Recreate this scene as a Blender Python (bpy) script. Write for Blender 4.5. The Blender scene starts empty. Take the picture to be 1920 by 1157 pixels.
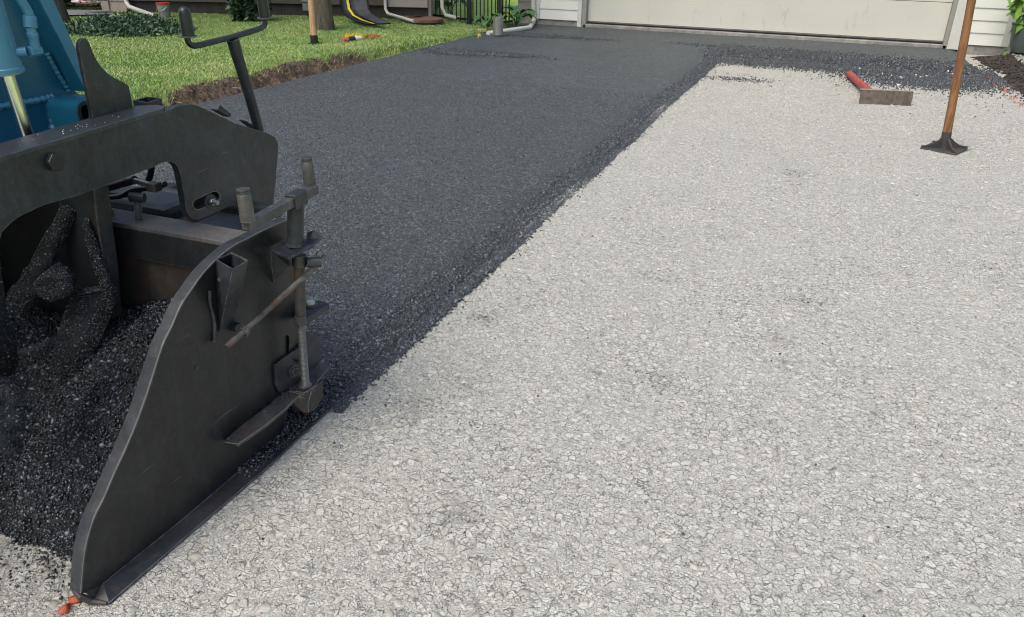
import bpy, math, random
import numpy as np
from mathutils import Vector, Matrix
from mathutils.geometry import tessellate_polygon
random.seed(7); rng = np.random.default_rng(7)
sc = bpy.context.scene
# ---------------------------------------------------------------- camera, world, sun, exposure
PITCH, ROLL, YAW, FPX, CH = 25.87, 1.17, 21.03, 1440.0, 1.4
def _rot():
    p, r, y = [math.radians(v) for v in (PITCH, ROLL, YAW)]
    f = Vector((-math.sin(y)*math.cos(p), math.cos(y)*math.cos(p), -math.sin(p)))
    rt = Vector((math.cos(y), math.sin(y), 0)); up = rt.cross(f)
    rt2 = rt*math.cos(r)+up*math.sin(r)
    return rt2, rt2.cross(f), f
RT, UP, FW = _rot()
cam_d = bpy.data.cameras.new('camera'); cam = bpy.data.objects.new('camera', cam_d)
sc.collection.objects.link(cam); sc.camera = cam
cam_d.sensor_width = 36; cam_d.lens = 36*FPX/1920; cam_d.clip_start = .05; cam_d.clip_end = 2000
mw = Matrix((RT, UP, -FW)).transposed().to_4x4(); mw.translation = (0, 0, CH); cam.matrix_world = mw
SUN_EL, SUN_AZ = math.radians(58), math.radians(200)      # azimuth clockwise from +Y
w = bpy.data.worlds.new('World'); sc.world = w; w.use_nodes = True
nt = w.node_tree; bg = nt.nodes['Background']; sky = nt.nodes.new('ShaderNodeTexSky')
sky.sky_type = 'NISHITA'; sky.sun_disc = False; sky.sun_elevation = SUN_EL; sky.sun_rotation = SUN_AZ
sky.dust_density = 3.5; sky.air_density = 1.0; sky.ozone_density = 0.6
nt.links.new(sky.outputs[0], bg.inputs[0]); bg.inputs[1].default_value = .13
sd = bpy.data.lights.new('sun', 'SUN'); sd.energy = 1.5; sd.angle = math.radians(35); sd.color = (1, .96, .89)
so = bpy.data.objects.new('sun', sd); sc.collection.objects.link(so)
sdir = Vector((math.sin(SUN_AZ)*math.cos(SUN_EL), math.cos(SUN_AZ)*math.cos(SUN_EL), math.sin(SUN_EL)))
so.rotation_euler = sdir.to_track_quat('Z', 'Y').to_euler()
vs = sc.view_settings; sc.display_settings.display_device = 'sRGB'
vs.view_transform = 'Standard'; vs.look = 'None'; vs.gamma = 1; vs.exposure = 0.59
sc.cycles.use_denoising = True; sc.cycles.filter_width = 1.1
# ---------------------------------------------------------------- helpers
def P(px, py, X=None, Y=None, Z=None):
    d = FW + RT*((px-960)/FPX) + UP*(-(py-578.5)/FPX); o = Vector((0, 0, CH))
    if X is not None: t = X/d.x
    elif Y is not None: t = Y/d.y
    else: t = (Z-CH)/d.z
    return o + d*t
def V(*a): return Vector(a)
def lin(c):
    c = c/255.; return c/12.92 if c <= .04045 else ((c+.055)/1.055)**2.4
def rgb(r, g, b): return (lin(r), lin(g), lin(b), 1)
class MB:
    def __init__(s): s.v = []; s.f = []
    def add(s, vs_, fs):
        n = len(s.v); s.v += [tuple(v) for v in vs_]; s.f += [tuple(i+n for i in f) for f in fs]; return s
    def box(s, c, sz, ax=None):
        c = Vector(c); X, Y, Z = ax if ax else (V(1,0,0), V(0,1,0), V(0,0,1))
        vs_ = [c + X*(sz[0]/2*i) + Y*(sz[1]/2*j) + Z*(sz[2]/2*k) for k in (-1,1) for j in (-1,1) for i in (-1,1)]
        return s.add(vs_, [(0,2,3,1),(4,5,7,6),(0,1,5,4),(2,6,7,3),(0,4,6,2),(1,3,7,5)])
    def hexa(s, v8):  # bottom 4 then top 4
        return s.add(v8, [(3,2,1,0),(4,5,6,7),(0,1,5,4),(1,2,6,5),(2,3,7,6),(3,0,4,7)])
    def tube(s, pts, r, seg=14, caps=True, phase=0, up=None):
        pts = [Vector(p) for p in pts]; n = len(pts)
        rs = r if isinstance(r, (list, tuple)) else [r]*n
        rings = []; prev = None
        for i, p in enumerate(pts):
            t = (pts[min(i+1,n-1)]-pts[max(i-1,0)]).normalized()
            if prev is None:
                a = up if up else (V(0,0,1) if abs(t.z) < .9 else V(1,0,0)); u = (a - t*a.dot(t)).normalized()
            else: u = (prev - t*prev.dot(t)).normalized()
            prev = u; b = t.cross(u)
            rings.append([p+(u*math.cos(phase+2*math.pi*k/seg)+b*math.sin(phase+2*math.pi*k/seg))*rs[i] for k in range(seg)])
        vs_ = [v for rr in rings for v in rr]; fs = []
        for i in range(n-1):
            for k in range(seg):
                a = i*seg+k; b2 = i*seg+(k+1) % seg; fs.append((a, b2, b2+seg, a+seg))
        if caps: fs.append(tuple(range(seg-1,-1,-1))); fs.append(tuple((n-1)*seg+k for k in range(seg)))
        return s.add(vs_, fs)
    def plate(s, pts, off, holes=()):
        off = Vector(off); loops = [[Vector(p) for p in pts]] + [[Vector(p) for p in h] for h in holes]
        tri = tessellate_polygon(loops); flat = [p for l in loops for p in l]; n = len(flat)
        fs = [t for t in tri] + [tuple(i+n for i in reversed(t)) for t in tri]; k = 0
        for l in loops:
            m = len(l)
            for i in range(m): a = k+i; b = k+(i+1) % m; fs.append((a, a+n, b+n, b))
            k += m
        return s.add(flat+[p+off for p in flat], fs)
def emp(name, loc):
    o = bpy.data.objects.new(name, None); o.location = loc; o.empty_display_size = .1
    sc.collection.objects.link(o); o['_r'] = tuple(loc); return o
def tag(o, label=None, cat=None, group=None, kind=None):
    if label: o['label'] = label
    if cat: o['category'] = cat
    if group: o['group'] = group
    if kind: o['kind'] = kind
    return o
ROOT = {}
def mkobj(name, me, mat, parent=None, loc=None, bevel=0, smooth=False, raw=False):
    import bmesh
    if not raw:
        bm = bmesh.new(); bm.from_mesh(me); bmesh.ops.remove_doubles(bm, verts=bm.verts, dist=1e-5)
        bmesh.ops.recalc_face_normals(bm, faces=bm.faces); bm.to_mesh(me); bm.free()
    o = bpy.data.objects.new(name, me); sc.collection.objects.link(o)
    n = len(me.vertices); co = np.empty(n*3, np.float32); me.vertices.foreach_get('co', co); co = co.reshape(-1, 3)
    if parent is not None: base = Vector(ROOT[parent.name]); o.parent = parent
    else:
        if loc is None: mn, mx = co.min(0), co.max(0); loc = ((mn[0]+mx[0])/2, (mn[1]+mx[1])/2, mn[2])
        base = Vector(loc); o.location = base
    ROOT[o.name] = tuple(base)
    co = co - np.array(base, np.float32); me.vertices.foreach_set('co', co.ravel().astype(np.float32)); me.update()
    me.materials.append(mat)
    if smooth:
        me.polygons.foreach_set('use_smooth', [True]*len(me.polygons))
        if smooth != 2: me.set_sharp_from_angle(angle=math.radians(40))
    if bevel:
        b = o.modifiers.new('bevel', 'BEVEL'); b.width = bevel; b.segments = 2; b.limit_method = 'ANGLE'; b.angle_limit = math.radians(35)
    return o
def build(name, mb, mat, parent=None, **k):
    me = bpy.data.meshes.new(name); me.from_pydata(mb.v, [], mb.f); return mkobj(name, me, mat, parent, **k)
def npmesh(name, verts, faces):   # uniform face arrays
    me = bpy.data.meshes.new(name); nv, nf, k = len(verts), len(faces), faces.shape[1]
    me.vertices.add(nv); me.vertices.foreach_set('co', verts.astype(np.float32).ravel())
    me.loops.add(nf*k); me.loops.foreach_set('vertex_index', faces.astype(np.int32).ravel())
    me.polygons.add(nf); me.polygons.foreach_set('loop_start', np.arange(0, nf*k, k, dtype=np.int32))
    me.update(calc_edges=True); me.validate(); return me
def root(name, loc, label, cat, **k):
    o = bpy.data.objects.new(name, None); o.location = loc; o.empty_display_size = .1; sc.collection.objects.link(o)
    ROOT[o.name] = tuple(loc); tag(o, label, cat, **k); return o
def circ(c, u, v, r, n=20): return [c+u*(r*math.cos(2*math.pi*i/n))+v*(r*math.sin(2*math.pi*i/n)) for i in range(n)]
# ---------------------------------------------------------------- materials
class NT:
    def __init__(s, name):
        s.m = bpy.data.materials.new(name); s.m.use_nodes = True; s.t = s.m.node_tree
        s.b = s.t.nodes['Principled BSDF']; s.co = s.n('TexCoord').outputs['Object']
    def n(s, t, **k):
        x = s.t.nodes.new('ShaderNode'+t)
        for a, b in k.items(): setattr(x, a, b)
        return x
    def l(s, a, b): s.t.links.new(a, b)
    def noise(s, scale, detail=4, rough=.55, co=None, out='Fac', dist=0):
        x = s.n('TexNoise'); x.inputs['Scale'].default_value = scale; x.inputs['Detail'].default_value = detail
        x.inputs['Roughness'].default_value = rough; x.inputs['Distortion'].default_value = dist; s.l(co or s.co, x.inputs['Vector']); return x.outputs[out]
    def vor(s, scale, feature='F1', out='Distance', co=None, rand=1):
        x = s.n('TexVoronoi', feature=feature); x.inputs['Scale'].default_value = scale; x.inputs['Randomness'].default_value = rand
        s.l(co or s.co, x.inputs['Vector']); return x.outputs[out]
    def map(s, scale=(1,1,1), rot=(0,0,0)):
        x = s.n('Mapping'); x.inputs['Scale'].default_value = scale; x.inputs['Rotation'].default_value = rot; s.l(s.co, x.inputs['Vector']); return x.outputs[0]
    def ramp(s, fac, a, b, ca=(0,0,0,1), cb=(1,1,1,1)):
        x = s.n('ValToRGB'); e = x.color_ramp.elements; e[0].position = a; e[1].position = b; e[0].color = ca; e[1].color = cb
        s.l(fac, x.inputs[0]); return x.outputs[0]
    def mix(s, fac, a, b, mode='MIX'):
        x = s.n('Mix', data_type='RGBA', blend_type=mode)
        for v, i in ((fac, 0), (a, 6), (b, 7)):
            if isinstance(v, (int, float, tuple)): x.inputs[i].default_value = v
            else: s.l(v, x.inputs[i])
        return x.outputs[2]
    def math(s, op, a, b=0.):
        x = s.n('Math', operation=op)
        for v, i in ((a, 0), (b, 1)):
            if isinstance(v, (int, float)): x.inputs[i].default_value = v
            else: s.l(v, x.inputs[i])
        return x.outputs[0]
    def bump(s, h, strength=.5, dist=.01, prev=None):
        x = s.n('Bump'); x.inputs['Strength'].default_value = strength; x.inputs['Distance'].default_value = dist
        s.l(h, x.inputs['Height'])
        if prev is not None: s.l(prev, x.inputs['Normal'])
        s.l(x.outputs[0], s.b.inputs['Normal']); return x.outputs[0]
    def set(s, **k):
        for a, v in k.items():
            i = s.b.inputs[{'col':'Base Color','rough':'Roughness','metal':'Metallic','spec':'Specular IOR Level','sub':'Subsurface Weight'}[a]]
            if isinstance(v, (int, float, tuple)): i.default_value = v
            else: s.l(v, i)
        return s
def simple(name, c, rough=.6, var=.25, nscale=20, metal=0, bmp=.1):
    t = NT(name); d = tuple(x*(1-var) for x in c[:3])+(1,)
    t.set(col=t.mix(t.ramp(t.noise(nscale, 6), .35, .65), d, c), rough=rough, metal=metal)
    t.bump(t.noise(nscale*6, 4), bmp, .003); return t.m
def steel(name, c, dust=.35, rust=.0, rough=.42, metal=0., dustc=(.072,.084,.098,1), scr=1.0):
    t = NT(name)
    n1 = t.ramp(t.noise(5, 9, .7, dist=.9), .46, .70); n2 = t.ramp(t.noise(60, 5, .7), .45, .75)
    col = t.mix(t.math('MULTIPLY', n1, dust*.55), c, dustc)
    col = t.mix(t.math('MULTIPLY', n2, dust*.35), col, dustc)
    s1 = t.ramp(t.noise(7, 2, .4, co=t.map((1, .9, 18), (.5, .3, .2)), dist=.35), .75, .765)
    s2 = t.ramp(t.noise(10, 3, .5, co=t.map((1, 16, 3), (-.9, -.7, .4)), dist=.5), .755, .77)
    col = t.mix(t.math('MULTIPLY', t.math('MAXIMUM', s1, s2), .18*scr), col, (.3,.3,.29,1))
    specks = t.ramp(t.vor(90), .05, .09, (1,1,1,1), (0,0,0,1)); sm = t.math('MULTIPLY', specks, t.ramp(t.noise(5), .5, .62))
    col = t.mix(t.math('MULTIPLY', sm, .5), col, (.35,.34,.31,1))
    v1 = t.ramp(t.noise(6, 7, .72, co=t.map((4, 4, .9), (.1, .1, 0)), dist=.4), .50, .72); col = t.mix(t.math('MULTIPLY', v1, .30*min(1, dust*1.6)), col, dustc)
    v2 = t.ramp(t.noise(28, 6, .8), .56, .66); col = t.mix(t.math('MULTIPLY', v2, .22*min(1, dust*1.6)), col, tuple(x*1.5 for x in dustc[:3])+(1,))
    bv = t.n('Bevel'); bv.samples = 4; bv.inputs['Radius'].default_value = .0035
    dp = t.n('VectorMath', operation='DOT_PRODUCT'); t.l(bv.outputs[0], dp.inputs[0]); t.l(t.n('NewGeometry').outputs['Normal'], dp.inputs[1])
    ed_ = t.math('MULTIPLY', t.ramp(dp.outputs['Value'], .86, .985, (1,1,1,1), (0,0,0,1)), t.ramp(t.noise(35, 4, .7), .40, .60))
    col = t.mix(t.math('MULTIPLY', ed_, .75), col, (.23,.23,.22,1) if not name.startswith('blue') else (.12,.32,.42,1))
    if rust: col = t.mix(t.math('MULTIPLY', t.ramp(t.noise(16, 7, .7), .5, .62), rust), col, (.13,.055,.025,1))
    r = t.n('MapRange'); t.l(t.noise(14, 5), r.inputs[0]); r.inputs[3].default_value = rough-.1; r.inputs[4].default_value = rough+.16
    t.set(col=col, rough=r.outputs[0], metal=metal); t.bump(t.noise(110, 4), .15, .002); return t.m
M = {}
M['black'] = steel('black_steel', (.011,.0128,.0155,1), .65)
M['arm'] = steel('arm_steel', (.012,.016,.020,1), .7, .04, rough=.34, scr=1.4)
M['gate'] = steel('gate_steel', (.0028,.0045,.0062,1), .6, .05, rough=.36, scr=1.2, dustc=(.042,.049,.055,1))
M['worn'] = steel('worn_steel', (.038,.044,.050,1), .6, .03, rough=.36, metal=.3, dustc=(.12,.128,.135,1))
M['runner'] = steel('runner_steel', (.018,.0185,.0195,1), .7, .1, rough=.42, dustc=(.075,.073,.07,1))
M['bar'] = steel('bar_steel', (.046,.049,.052,1), .8, .2, rough=.40, metal=.2, dustc=(.20,.19,.175,1))
M['rusty'] = steel('rusty_steel', (.045,.040,.036,1), .5, .65, rough=.55, dustc=(.15,.135,.12,1))
M['thread'] = steel('thread_steel', (.19,.18,.155,1), .5, .15, rough=.45, metal=.4)
M['beam'] = steel('beam_steel', (.09,.09,.088,1), .9, .12, rough=.5, dustc=(.2,.19,.175,1))
M['beamf'] = steel('beam_face_steel', (.012,.015,.017,1), .4, .1, rough=.5)
M['slate'] = steel('slate_steel', (.021,.029,.036,1), .35, rough=.4)
M['blue'] = steel('blue_paint', (.012,.118,.205,1), .3, rough=.28, dustc=(.01,.06,.09,1), scr=.4)
M['blueedge'] = steel('blue_edge_paint', (.035,.18,.30,1), .2, rough=.3, dustc=(.2,.3,.36,1), scr=.4)
M['chrome'] = simple('chrome_rod', (.75,.76,.76,1), .22, .05, 20, 1, 0)
M['rubber'] = simple('black_rubber', (.018,.02,.021,1), .38, .3)
M['brass'] = simple('dull_brass', (.30,.25,.14,1), .35, .4, 30, .7)
M['zinc'] = simple('zinc_steel', (.35,.36,.36,1), .3, .4, 40, .8)
def chipmat(name, c, rough, spec=.5, lo=.3, glint=(.2,.22,.26,1), hf=.88):
    t = NT(name); g = t.n('NewGeometry').outputs['Random Per Island']
    d = tuple(x*lo for x in c[:3])+(1,); g2 = t.math('FRACT', t.math('MULTIPLY', g, 17.3)); col = t.mix(g, d, c)
    col = t.mix(t.ramp(g2, hf, .99), col, glint)  # a share of chips painted pale, standing in for glinting facets
    rr = t.math('ADD', t.math('MULTIPLY', t.math('FRACT', t.math('MULTIPLY', g, 7.31)), .35), rough)
    t.set(col=col, rough=rr, spec=spec); return t.m
M['mix'] = chipmat('hot_mix_chips', (.022,.027,.034,1), .08, 1.0, lo=.08, glint=(.28,.32,.36,1), hf=.87)  # bluish base colour carries the sky sheen on the mix
M['chip'] = chipmat('mat_chips', (.085,.101,.109,1), .2, .8, glint=(.27,.31,.33,1), hf=.82, lo=.12)
M['edge'] = chipmat('edge_chips', (.045,.054,.062,1), .12, .9, glint=(.25,.285,.31,1), hf=.85, lo=.12)
# fresh mat surface
t = NT('fresh_asphalt')
wz = t.noise(60, 2, out='Color'); cw = t.mix(.012, t.co, wz, 'ADD')
vc = t.vor(120, out='Color', co=cw); sep = t.n('SeparateColor'); t.l(vc, sep.inputs[0]); vd = t.vor(120, co=cw)
vc2 = t.vor(95, out='Color', co=cw); sep2 = t.n('SeparateColor'); t.l(vc2, sep2.inputs[0])
k = t.mix(t.ramp(sep.outputs[0], .1, .95), (.012,.016,.0185,1), (.112,.133,.143,1))
k = t.mix(t.ramp(sep2.outputs[1], .80, .99), k, (.27,.31,.325,1))  # scattered bright cells paint the sparkle into the mat colour
k = t.mix(t.math('MULTIPLY', t.ramp(t.noise(1.3, 5, .6), .35, .7), .35), k, (.035,.04,.047,1))
t.set(col=k, rough=t.math('ADD', t.math('MULTIPLY', sep.outputs[1], .35), .33), spec=.5)
t.bump(t.math('ADD', t.math('MULTIPLY', vd, -1.), t.math('MULTIPLY', sep.outputs[2], .8)), 1.0, .009)
M['mat'] = t.m
# compacted pale base
t = NT('compacted_base')
wz = t.noise(38, 3, .6, out='Color'); cw = t.mix(.017, t.co, wz, 'ADD')
def cells(s):
    c = t.vor(s, out='Color', co=cw); q = t.n('SeparateColor'); t.l(c, q.inputs[0]); return q.outputs, t.vor(s, 'DISTANCE_TO_EDGE', co=cw)
c1, e1 = cells(46); c2, e2 = cells(105); c3, e3 = cells(290)
m1 = t.math('MULTIPLY', t.ramp(c1[0], .58, .62), t.ramp(e1, .03, .09))
m2 = t.math('MULTIPLY', t.ramp(c2[1], .35, .39), t.ramp(e2, .05, .16))
m3 = t.ramp(e3, .04, .2)
fine = t.mix(c3[0], (.57,.555,.485,1), (.76,.742,.655,1)); fine = t.mix(m3, (.38,.37,.32,1), fine); fine = t.mix(t.ramp(c3[1], .93, .96), fine, (.18,.175,.16,1)); fine = t.mix(t.ramp(c3[2], .93, .96), fine, (.82,.80,.73,1))
st = t.mix(c2[0], (.60,.586,.51,1), (.80,.78,.69,1)); big = t.mix(c1[1], (.62,.606,.53,1), (.80,.78,.69,1))
col = t.mix(m2, fine, st); col = t.mix(m1, col, big)
col = t.mix(t.math('MULTIPLY', t.ramp(t.noise(190, 4, .75), .45, .70), .3), col, (.45,.435,.39,1))
rim1 = t.math('MULTIPLY', t.ramp(e1, .02, .09, (1,1,1,1), (0,0,0,1)), t.ramp(c1[0], .54, .60)); rim1 = t.math('MULTIPLY', rim1, t.ramp(t.noise(60, 3), .43, .50))
rim2 = t.math('MULTIPLY', t.ramp(e2, .03, .16, (1,1,1,1), (0,0,0,1)), t.ramp(t.noise(34, 4, .75), .51, .60))
crk = t.math('MAXIMUM', rim1, rim2); col = t.mix(t.math('MULTIPLY', t.math('MULTIPLY', crk, t.ramp(t.noise(2.2, 4), .30, .62, (.35,.35,.35,1), (1,1,1,1))), .84), col, (.09,.085,.075,1))
pat = t.ramp(t.noise(.9, 5, .6), .3, .75); col = t.mix(t.math('MULTIPLY', pat, .2), col, (.56,.54,.48,1))
dk = t.math('MULTIPLY', t.ramp(t.noise(3.0, 6, .72, dist=.5), .60, .72), t.ramp(t.noise(70, 3, .7), .46, .56))
col = t.mix(t.math('MULTIPLY', dk, .8), col, (.06,.058,.055,1))
sm_ = None
for (px, py, rr) in ((780, 758, .10), (870, 720, .07), (905, 592, .09), (1235, 712, .09), (1500, 562, .10), (1503, 326, .16), (860, 960, .09), (1205, 512, .08), (1460, 632, .07), (760, 790, .06), (1350, 442, .07), (1120, 700, .06)):
    pq = P(px, py, Z=0); vd_ = t.n('VectorMath', operation='DISTANCE'); t.l(t.co, vd_.inputs[0]); vd_.inputs[1].default_value = (pq.x, pq.y, 0)
    f_ = t.n('MapRange'); t.l(vd_.outputs['Value'], f_.inputs[0]); f_.inputs[1].default_value = 0; f_.inputs[2].default_value = rr; f_.inputs[3].default_value = 1; f_.inputs[4].default_value = 0
    sm_ = f_.outputs[0] if sm_ is None else t.math('MAXIMUM', sm_, f_.outputs[0])
sm_ = t.math('MULTIPLY', sm_, t.ramp(t.noise(42, 5, .75), .42, .62)); col = t.mix(t.math('MULTIPLY', sm_, .75), col, (.11,.105,.095,1))
t.set(col=col, rough=.85, spec=.25)
h = t.math('ADD', t.math('MULTIPLY', m1, .9), t.math('MULTIPLY', m2, .6)); h = t.math('ADD', h, t.math('MULTIPLY', m3, .25))
h = t.math('ADD', h, t.math('MULTIPLY', c2[2], .4)); h = t.math('ADD', h, t.math('MULTIPLY', t.noise(170, 4, .7), .9)); h = t.math('SUBTRACT', h, t.math('MULTIPLY', crk, .9))
t.bump(h, .75, .007); M['base'] = t.m
M['stone'] = None
t = NT('pale_stones'); g = t.n('NewGeometry').outputs['Random Per Island']
col = t.mix(g, (.36,.35,.30,1), (.60,.587,.515,1)); col = t.mix(t.math('MULTIPLY', t.ramp(t.noise(160, 6, .75), .40, .62), .6), col, (.27,.262,.235,1))
t.set(col=col, rough=.8, spec=.3); t.bump(t.noise(300, 4, .7), .5, .002); M['stone'] = t.m
# grass
t = NT('grass_blades'); g = t.n('NewGeometry').outputs['Random Per Island']
col = t.mix(g, (.14,.28,.05,1), (.32,.47,.13,1))
col = t.mix(t.ramp(t.noise(1.1, 4, .6), .40, .72), col, (.42,.50,.18,1)); col = t.mix(t.ramp(t.math('FRACT', t.math('MULTIPLY', g, 13.7)), .86, .9), col, (.36,.33,.17,1))
t.set(col=col, rough=.55); M['grass'] = t.m
t = NT('lawn_ground'); col = t.mix(t.ramp(t.noise(40, 5, .7), .35, .65), (.05,.10,.018,1), (.13,.20,.045,1))
col = t.mix(t.ramp(t.noise(.8, 4), .4, .7), col, (.16,.22,.06,1)); t.set(col=col, rough=.9); t.bump(t.noise(80, 5), .8, .02); M['lawn'] = t.m
t = NT('sunlit_far_grass'); col = t.mix(t.ramp(t.noise(3, 8, .7), .35, .65), (.34,.50,.06,1), (.55,.74,.13,1)); t.set(col=col, rough=.9); M['far'] = t.m  # far lawn painted brighter, sunlight put into its colour
t = NT('soil'); col = t.mix(t.ramp(t.noise(25, 7, .7), .35, .65), (.06,.042,.029,1), (.19,.135,.093,1)); t.set(col=col, rough=.95)
t.bump(t.noise(40, 8, .75), 1, .03); M['soil'] = t.m
M['dsoil'] = simple('dark_soil', (.048,.036,.028,1), .95, .5, 12, 0, 1)
def leafmat(name, a, b, rough=.45):
    t = NT(name); g = t.n('NewGeometry').outputs['Random Per Island']; t.set(col=t.mix(g, a, b), rough=rough); return t.m
M['leafd'] = leafmat('dark_leaves', (.012,.035,.014,1), (.04,.085,.035,1))
M['leafc'] = leafmat('groundcover_leaves', (.02,.055,.022,1), (.075,.13,.065,1), .4)
M['leafb'] = leafmat('bright_leaves', (.07,.18,.02,1), (.22,.38,.05,1))
M['leafh'] = leafmat('hosta_leaves', (.035,.12,.03,1), (.08,.2,.06,1), .35)
M['crown'] = leafmat('crown_leaves', (.03,.075,.015,1), (.08,.16,.035,1))
t = NT('bark'); t.set(col=t.mix(t.ramp(t.noise(14, 8, .7, co=t.map((1,1,.2))), .35, .65), (.045,.037,.028,1), (.17,.145,.11,1)), rough=.95)
t.bump(t.noise(30, 8, .7, co=t.map((1,1,.15))), 1, .03); M['bark'] = t.m
t = NT('pale_siding'); c = t.mix(t.ramp(t.noise(2.5, 5, .6), .3, .7), (.66,.665,.60,1), (.72,.725,.66,1)); t.set(col=c, rough=.6)
t.bump(t.noise(80, 3, co=t.map((.1,1,1))), .1, .002); M['siding'] = t.m
M['trim'] = simple('pale_trim', (.62,.615,.56,1), .5, .08, 3)
t = NT('door_paint'); c = t.mix(t.ramp(t.noise(1.2, 4), .3, .7), (.57,.56,.475,1), (.62,.605,.515,1))
stn = t.math('MULTIPLY', t.ramp(t.noise(5, 5, .6, co=t.map((2.2,1,.6))), .62, .7), .28); c = t.mix(stn, c, (.25,.24,.2,1))
t.set(col=c, rough=.45); t.bump(t.noise(200, 3, co=t.map((.2,1,1))), .1, .002); M['door'] = t.m
M['bsiding'] = simple('brown_siding', (.085,.072,.053,1), .7, .12, 4)
M['tansiding'] = simple('tan_siding', (.36,.32,.27,1), .7, .1, 4)
t = NT('concrete'); t.set(col=t.mix(t.ramp(t.noise(7, 8, .7), .35, .65), (.19,.18,.155,1), (.36,.345,.31,1)), rough=.9); t.bump(t.noise(60, 6, .7), .6, .01); M['conc'] = t.m
M['white'] = simple('white_metal', (.66,.65,.58,1), .4, .12, 6)
M['seal'] = simple('rubber_seal', (.045,.045,.048,1), .5, .3)
M['roof'] = simple('roof_shingle', (.09,.085,.08,1), .9, .4, 8)
M['fence'] = simple('black_metal', (.012,.012,.013,1), .4, .2)
def wood(name, a, b):
    t = NT(name); t.set(col=t.mix(t.ramp(t.noise(9, 7, .65, co=t.map((6,6,.5)), dist=1), .35, .68), a, b), rough=.5)
    t.bump(t.noise(60, 4, co=t.map((4,4,.3))), .2, .002); return t.m
M['ash'] = wood('stained_ash', (.12,.05,.018,1), (.34,.165,.065,1))
M['pine'] = wood('pale_pole', (.34,.19,.085,1), (.52,.34,.18,1))
M['dirtwood'] = simple('dirty_board', (.14,.115,.085,1), .8, .5, 25, 0, .5)
M['boardtop'] = simple('pale_edge', (.38,.33,.27,1), .8, .3, 30)
M['cake'] = simple('mix_cake', (.009,.010,.012,1), .6, .5, 40, 0, .8)
M['redpole'] = simple('red_paint', (.46,.05,.045,1), .5, .55, 22)
M['bucket'] = simple('grey_plastic', (.30,.34,.29,1), .5, .3, 12)
M['red'] = simple('red_plastic', (.55,.06,.035,1), .5, .3, 12)
M['orange'] = simple('orange_paint', (.62,.15,.07,1), .7, .35, 60, 0, .6)
M['yellow'] = simple('yellow_paint', (.75,.6,.04,1), .6, .2, 20)
M['blackpl'] = simple('black_plastic', (.014,.016,.02,1), .45, .3, 10)
M['greypl'] = simple('grey_plastic_face', (.06,.065,.07,1), .5, .3, 10)
M['tan'] = simple('tan_floor', (.40,.28,.18,1), .7, .15, 5)
M['drive'] = simple('grey_drive', (.20,.21,.225,1), .85, .2, 20)
M['tin'] = simple('galvanised_tin', (.42,.42,.40,1), .35, .25, 14, .7)
M['pot'] = simple('green_pot', (.10,.12,.105,1), .5, .2, 8)
M['brick'] = simple('red_paver', (.22,.12,.085,1), .85, .4, 12)
M['tamper'] = steel('cast_iron', (.04,.038,.036,1), .6, .25, rough=.6)
t = NT('bag_print'); t.set(col=t.mix(t.ramp(t.noise(9, 3, .5, dist=1.5), .54, .57), (.75,.73,.7,1), (.45,.06,.05,1)), rough=.4); M['bag'] = t.m
# ---------------------------------------------------------------- scatter
def randrot(n, tilt=1.0):
    q = rng.normal(size=(n, 4)); 
    if tilt < 1: q[:, 1:3] *= tilt
    q /= np.linalg.norm(q, axis=1)[:, None]; a, b, c, d = q.T
    return np.stack([1-2*(c*c+d*d), 2*(b*c-a*d), 2*(b*d+a*c), 2*(b*c+a*d), 1-2*(b*b+d*d), 2*(c*d-a*b), 2*(b*d-a*c), 2*(c*d+a*b), 1-2*(b*b+c*c)], 1).reshape(n, 3, 3)
def chips(name, pos, size, mat, flat=.6, tilt=1.0, **k):
    n = len(pos); b = np.array([(1,0,0),(-1,0,0),(0,1,0),(0,-1,0),(0,0,1),(0,0,-1),(.62,.62,.5),(-.62,-.6,.45)])[None].repeat(n, 0)
    b = b*(1+rng.uniform(-.35, .35, b.shape)) + rng.uniform(-.18, .18, b.shape)
    b *= np.stack([rng.uniform(.75, 1.4, n), rng.uniform(.6, 1.05, n), rng.uniform(.5, 1, n)*flat/.7], 1)[:, None]
    v = np.einsum('nij,nkj->nki', randrot(n, tilt), b*(size[:, None, None]/2)) + pos[:, None]
    f = np.array([(0,2,6),(2,4,6),(4,0,6),(2,1,4),(1,7,4),(1,3,7),(3,4,7),(3,0,4),(2,0,5),(1,2,5),(3,1,5),(0,3,5)])
    F = (f[None]+(np.arange(n)*8)[:, None, None]).reshape(-1, 3)
    return mkobj(name, npmesh(name, v.reshape(-1, 3), F), mat, raw=True, **k)
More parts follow.
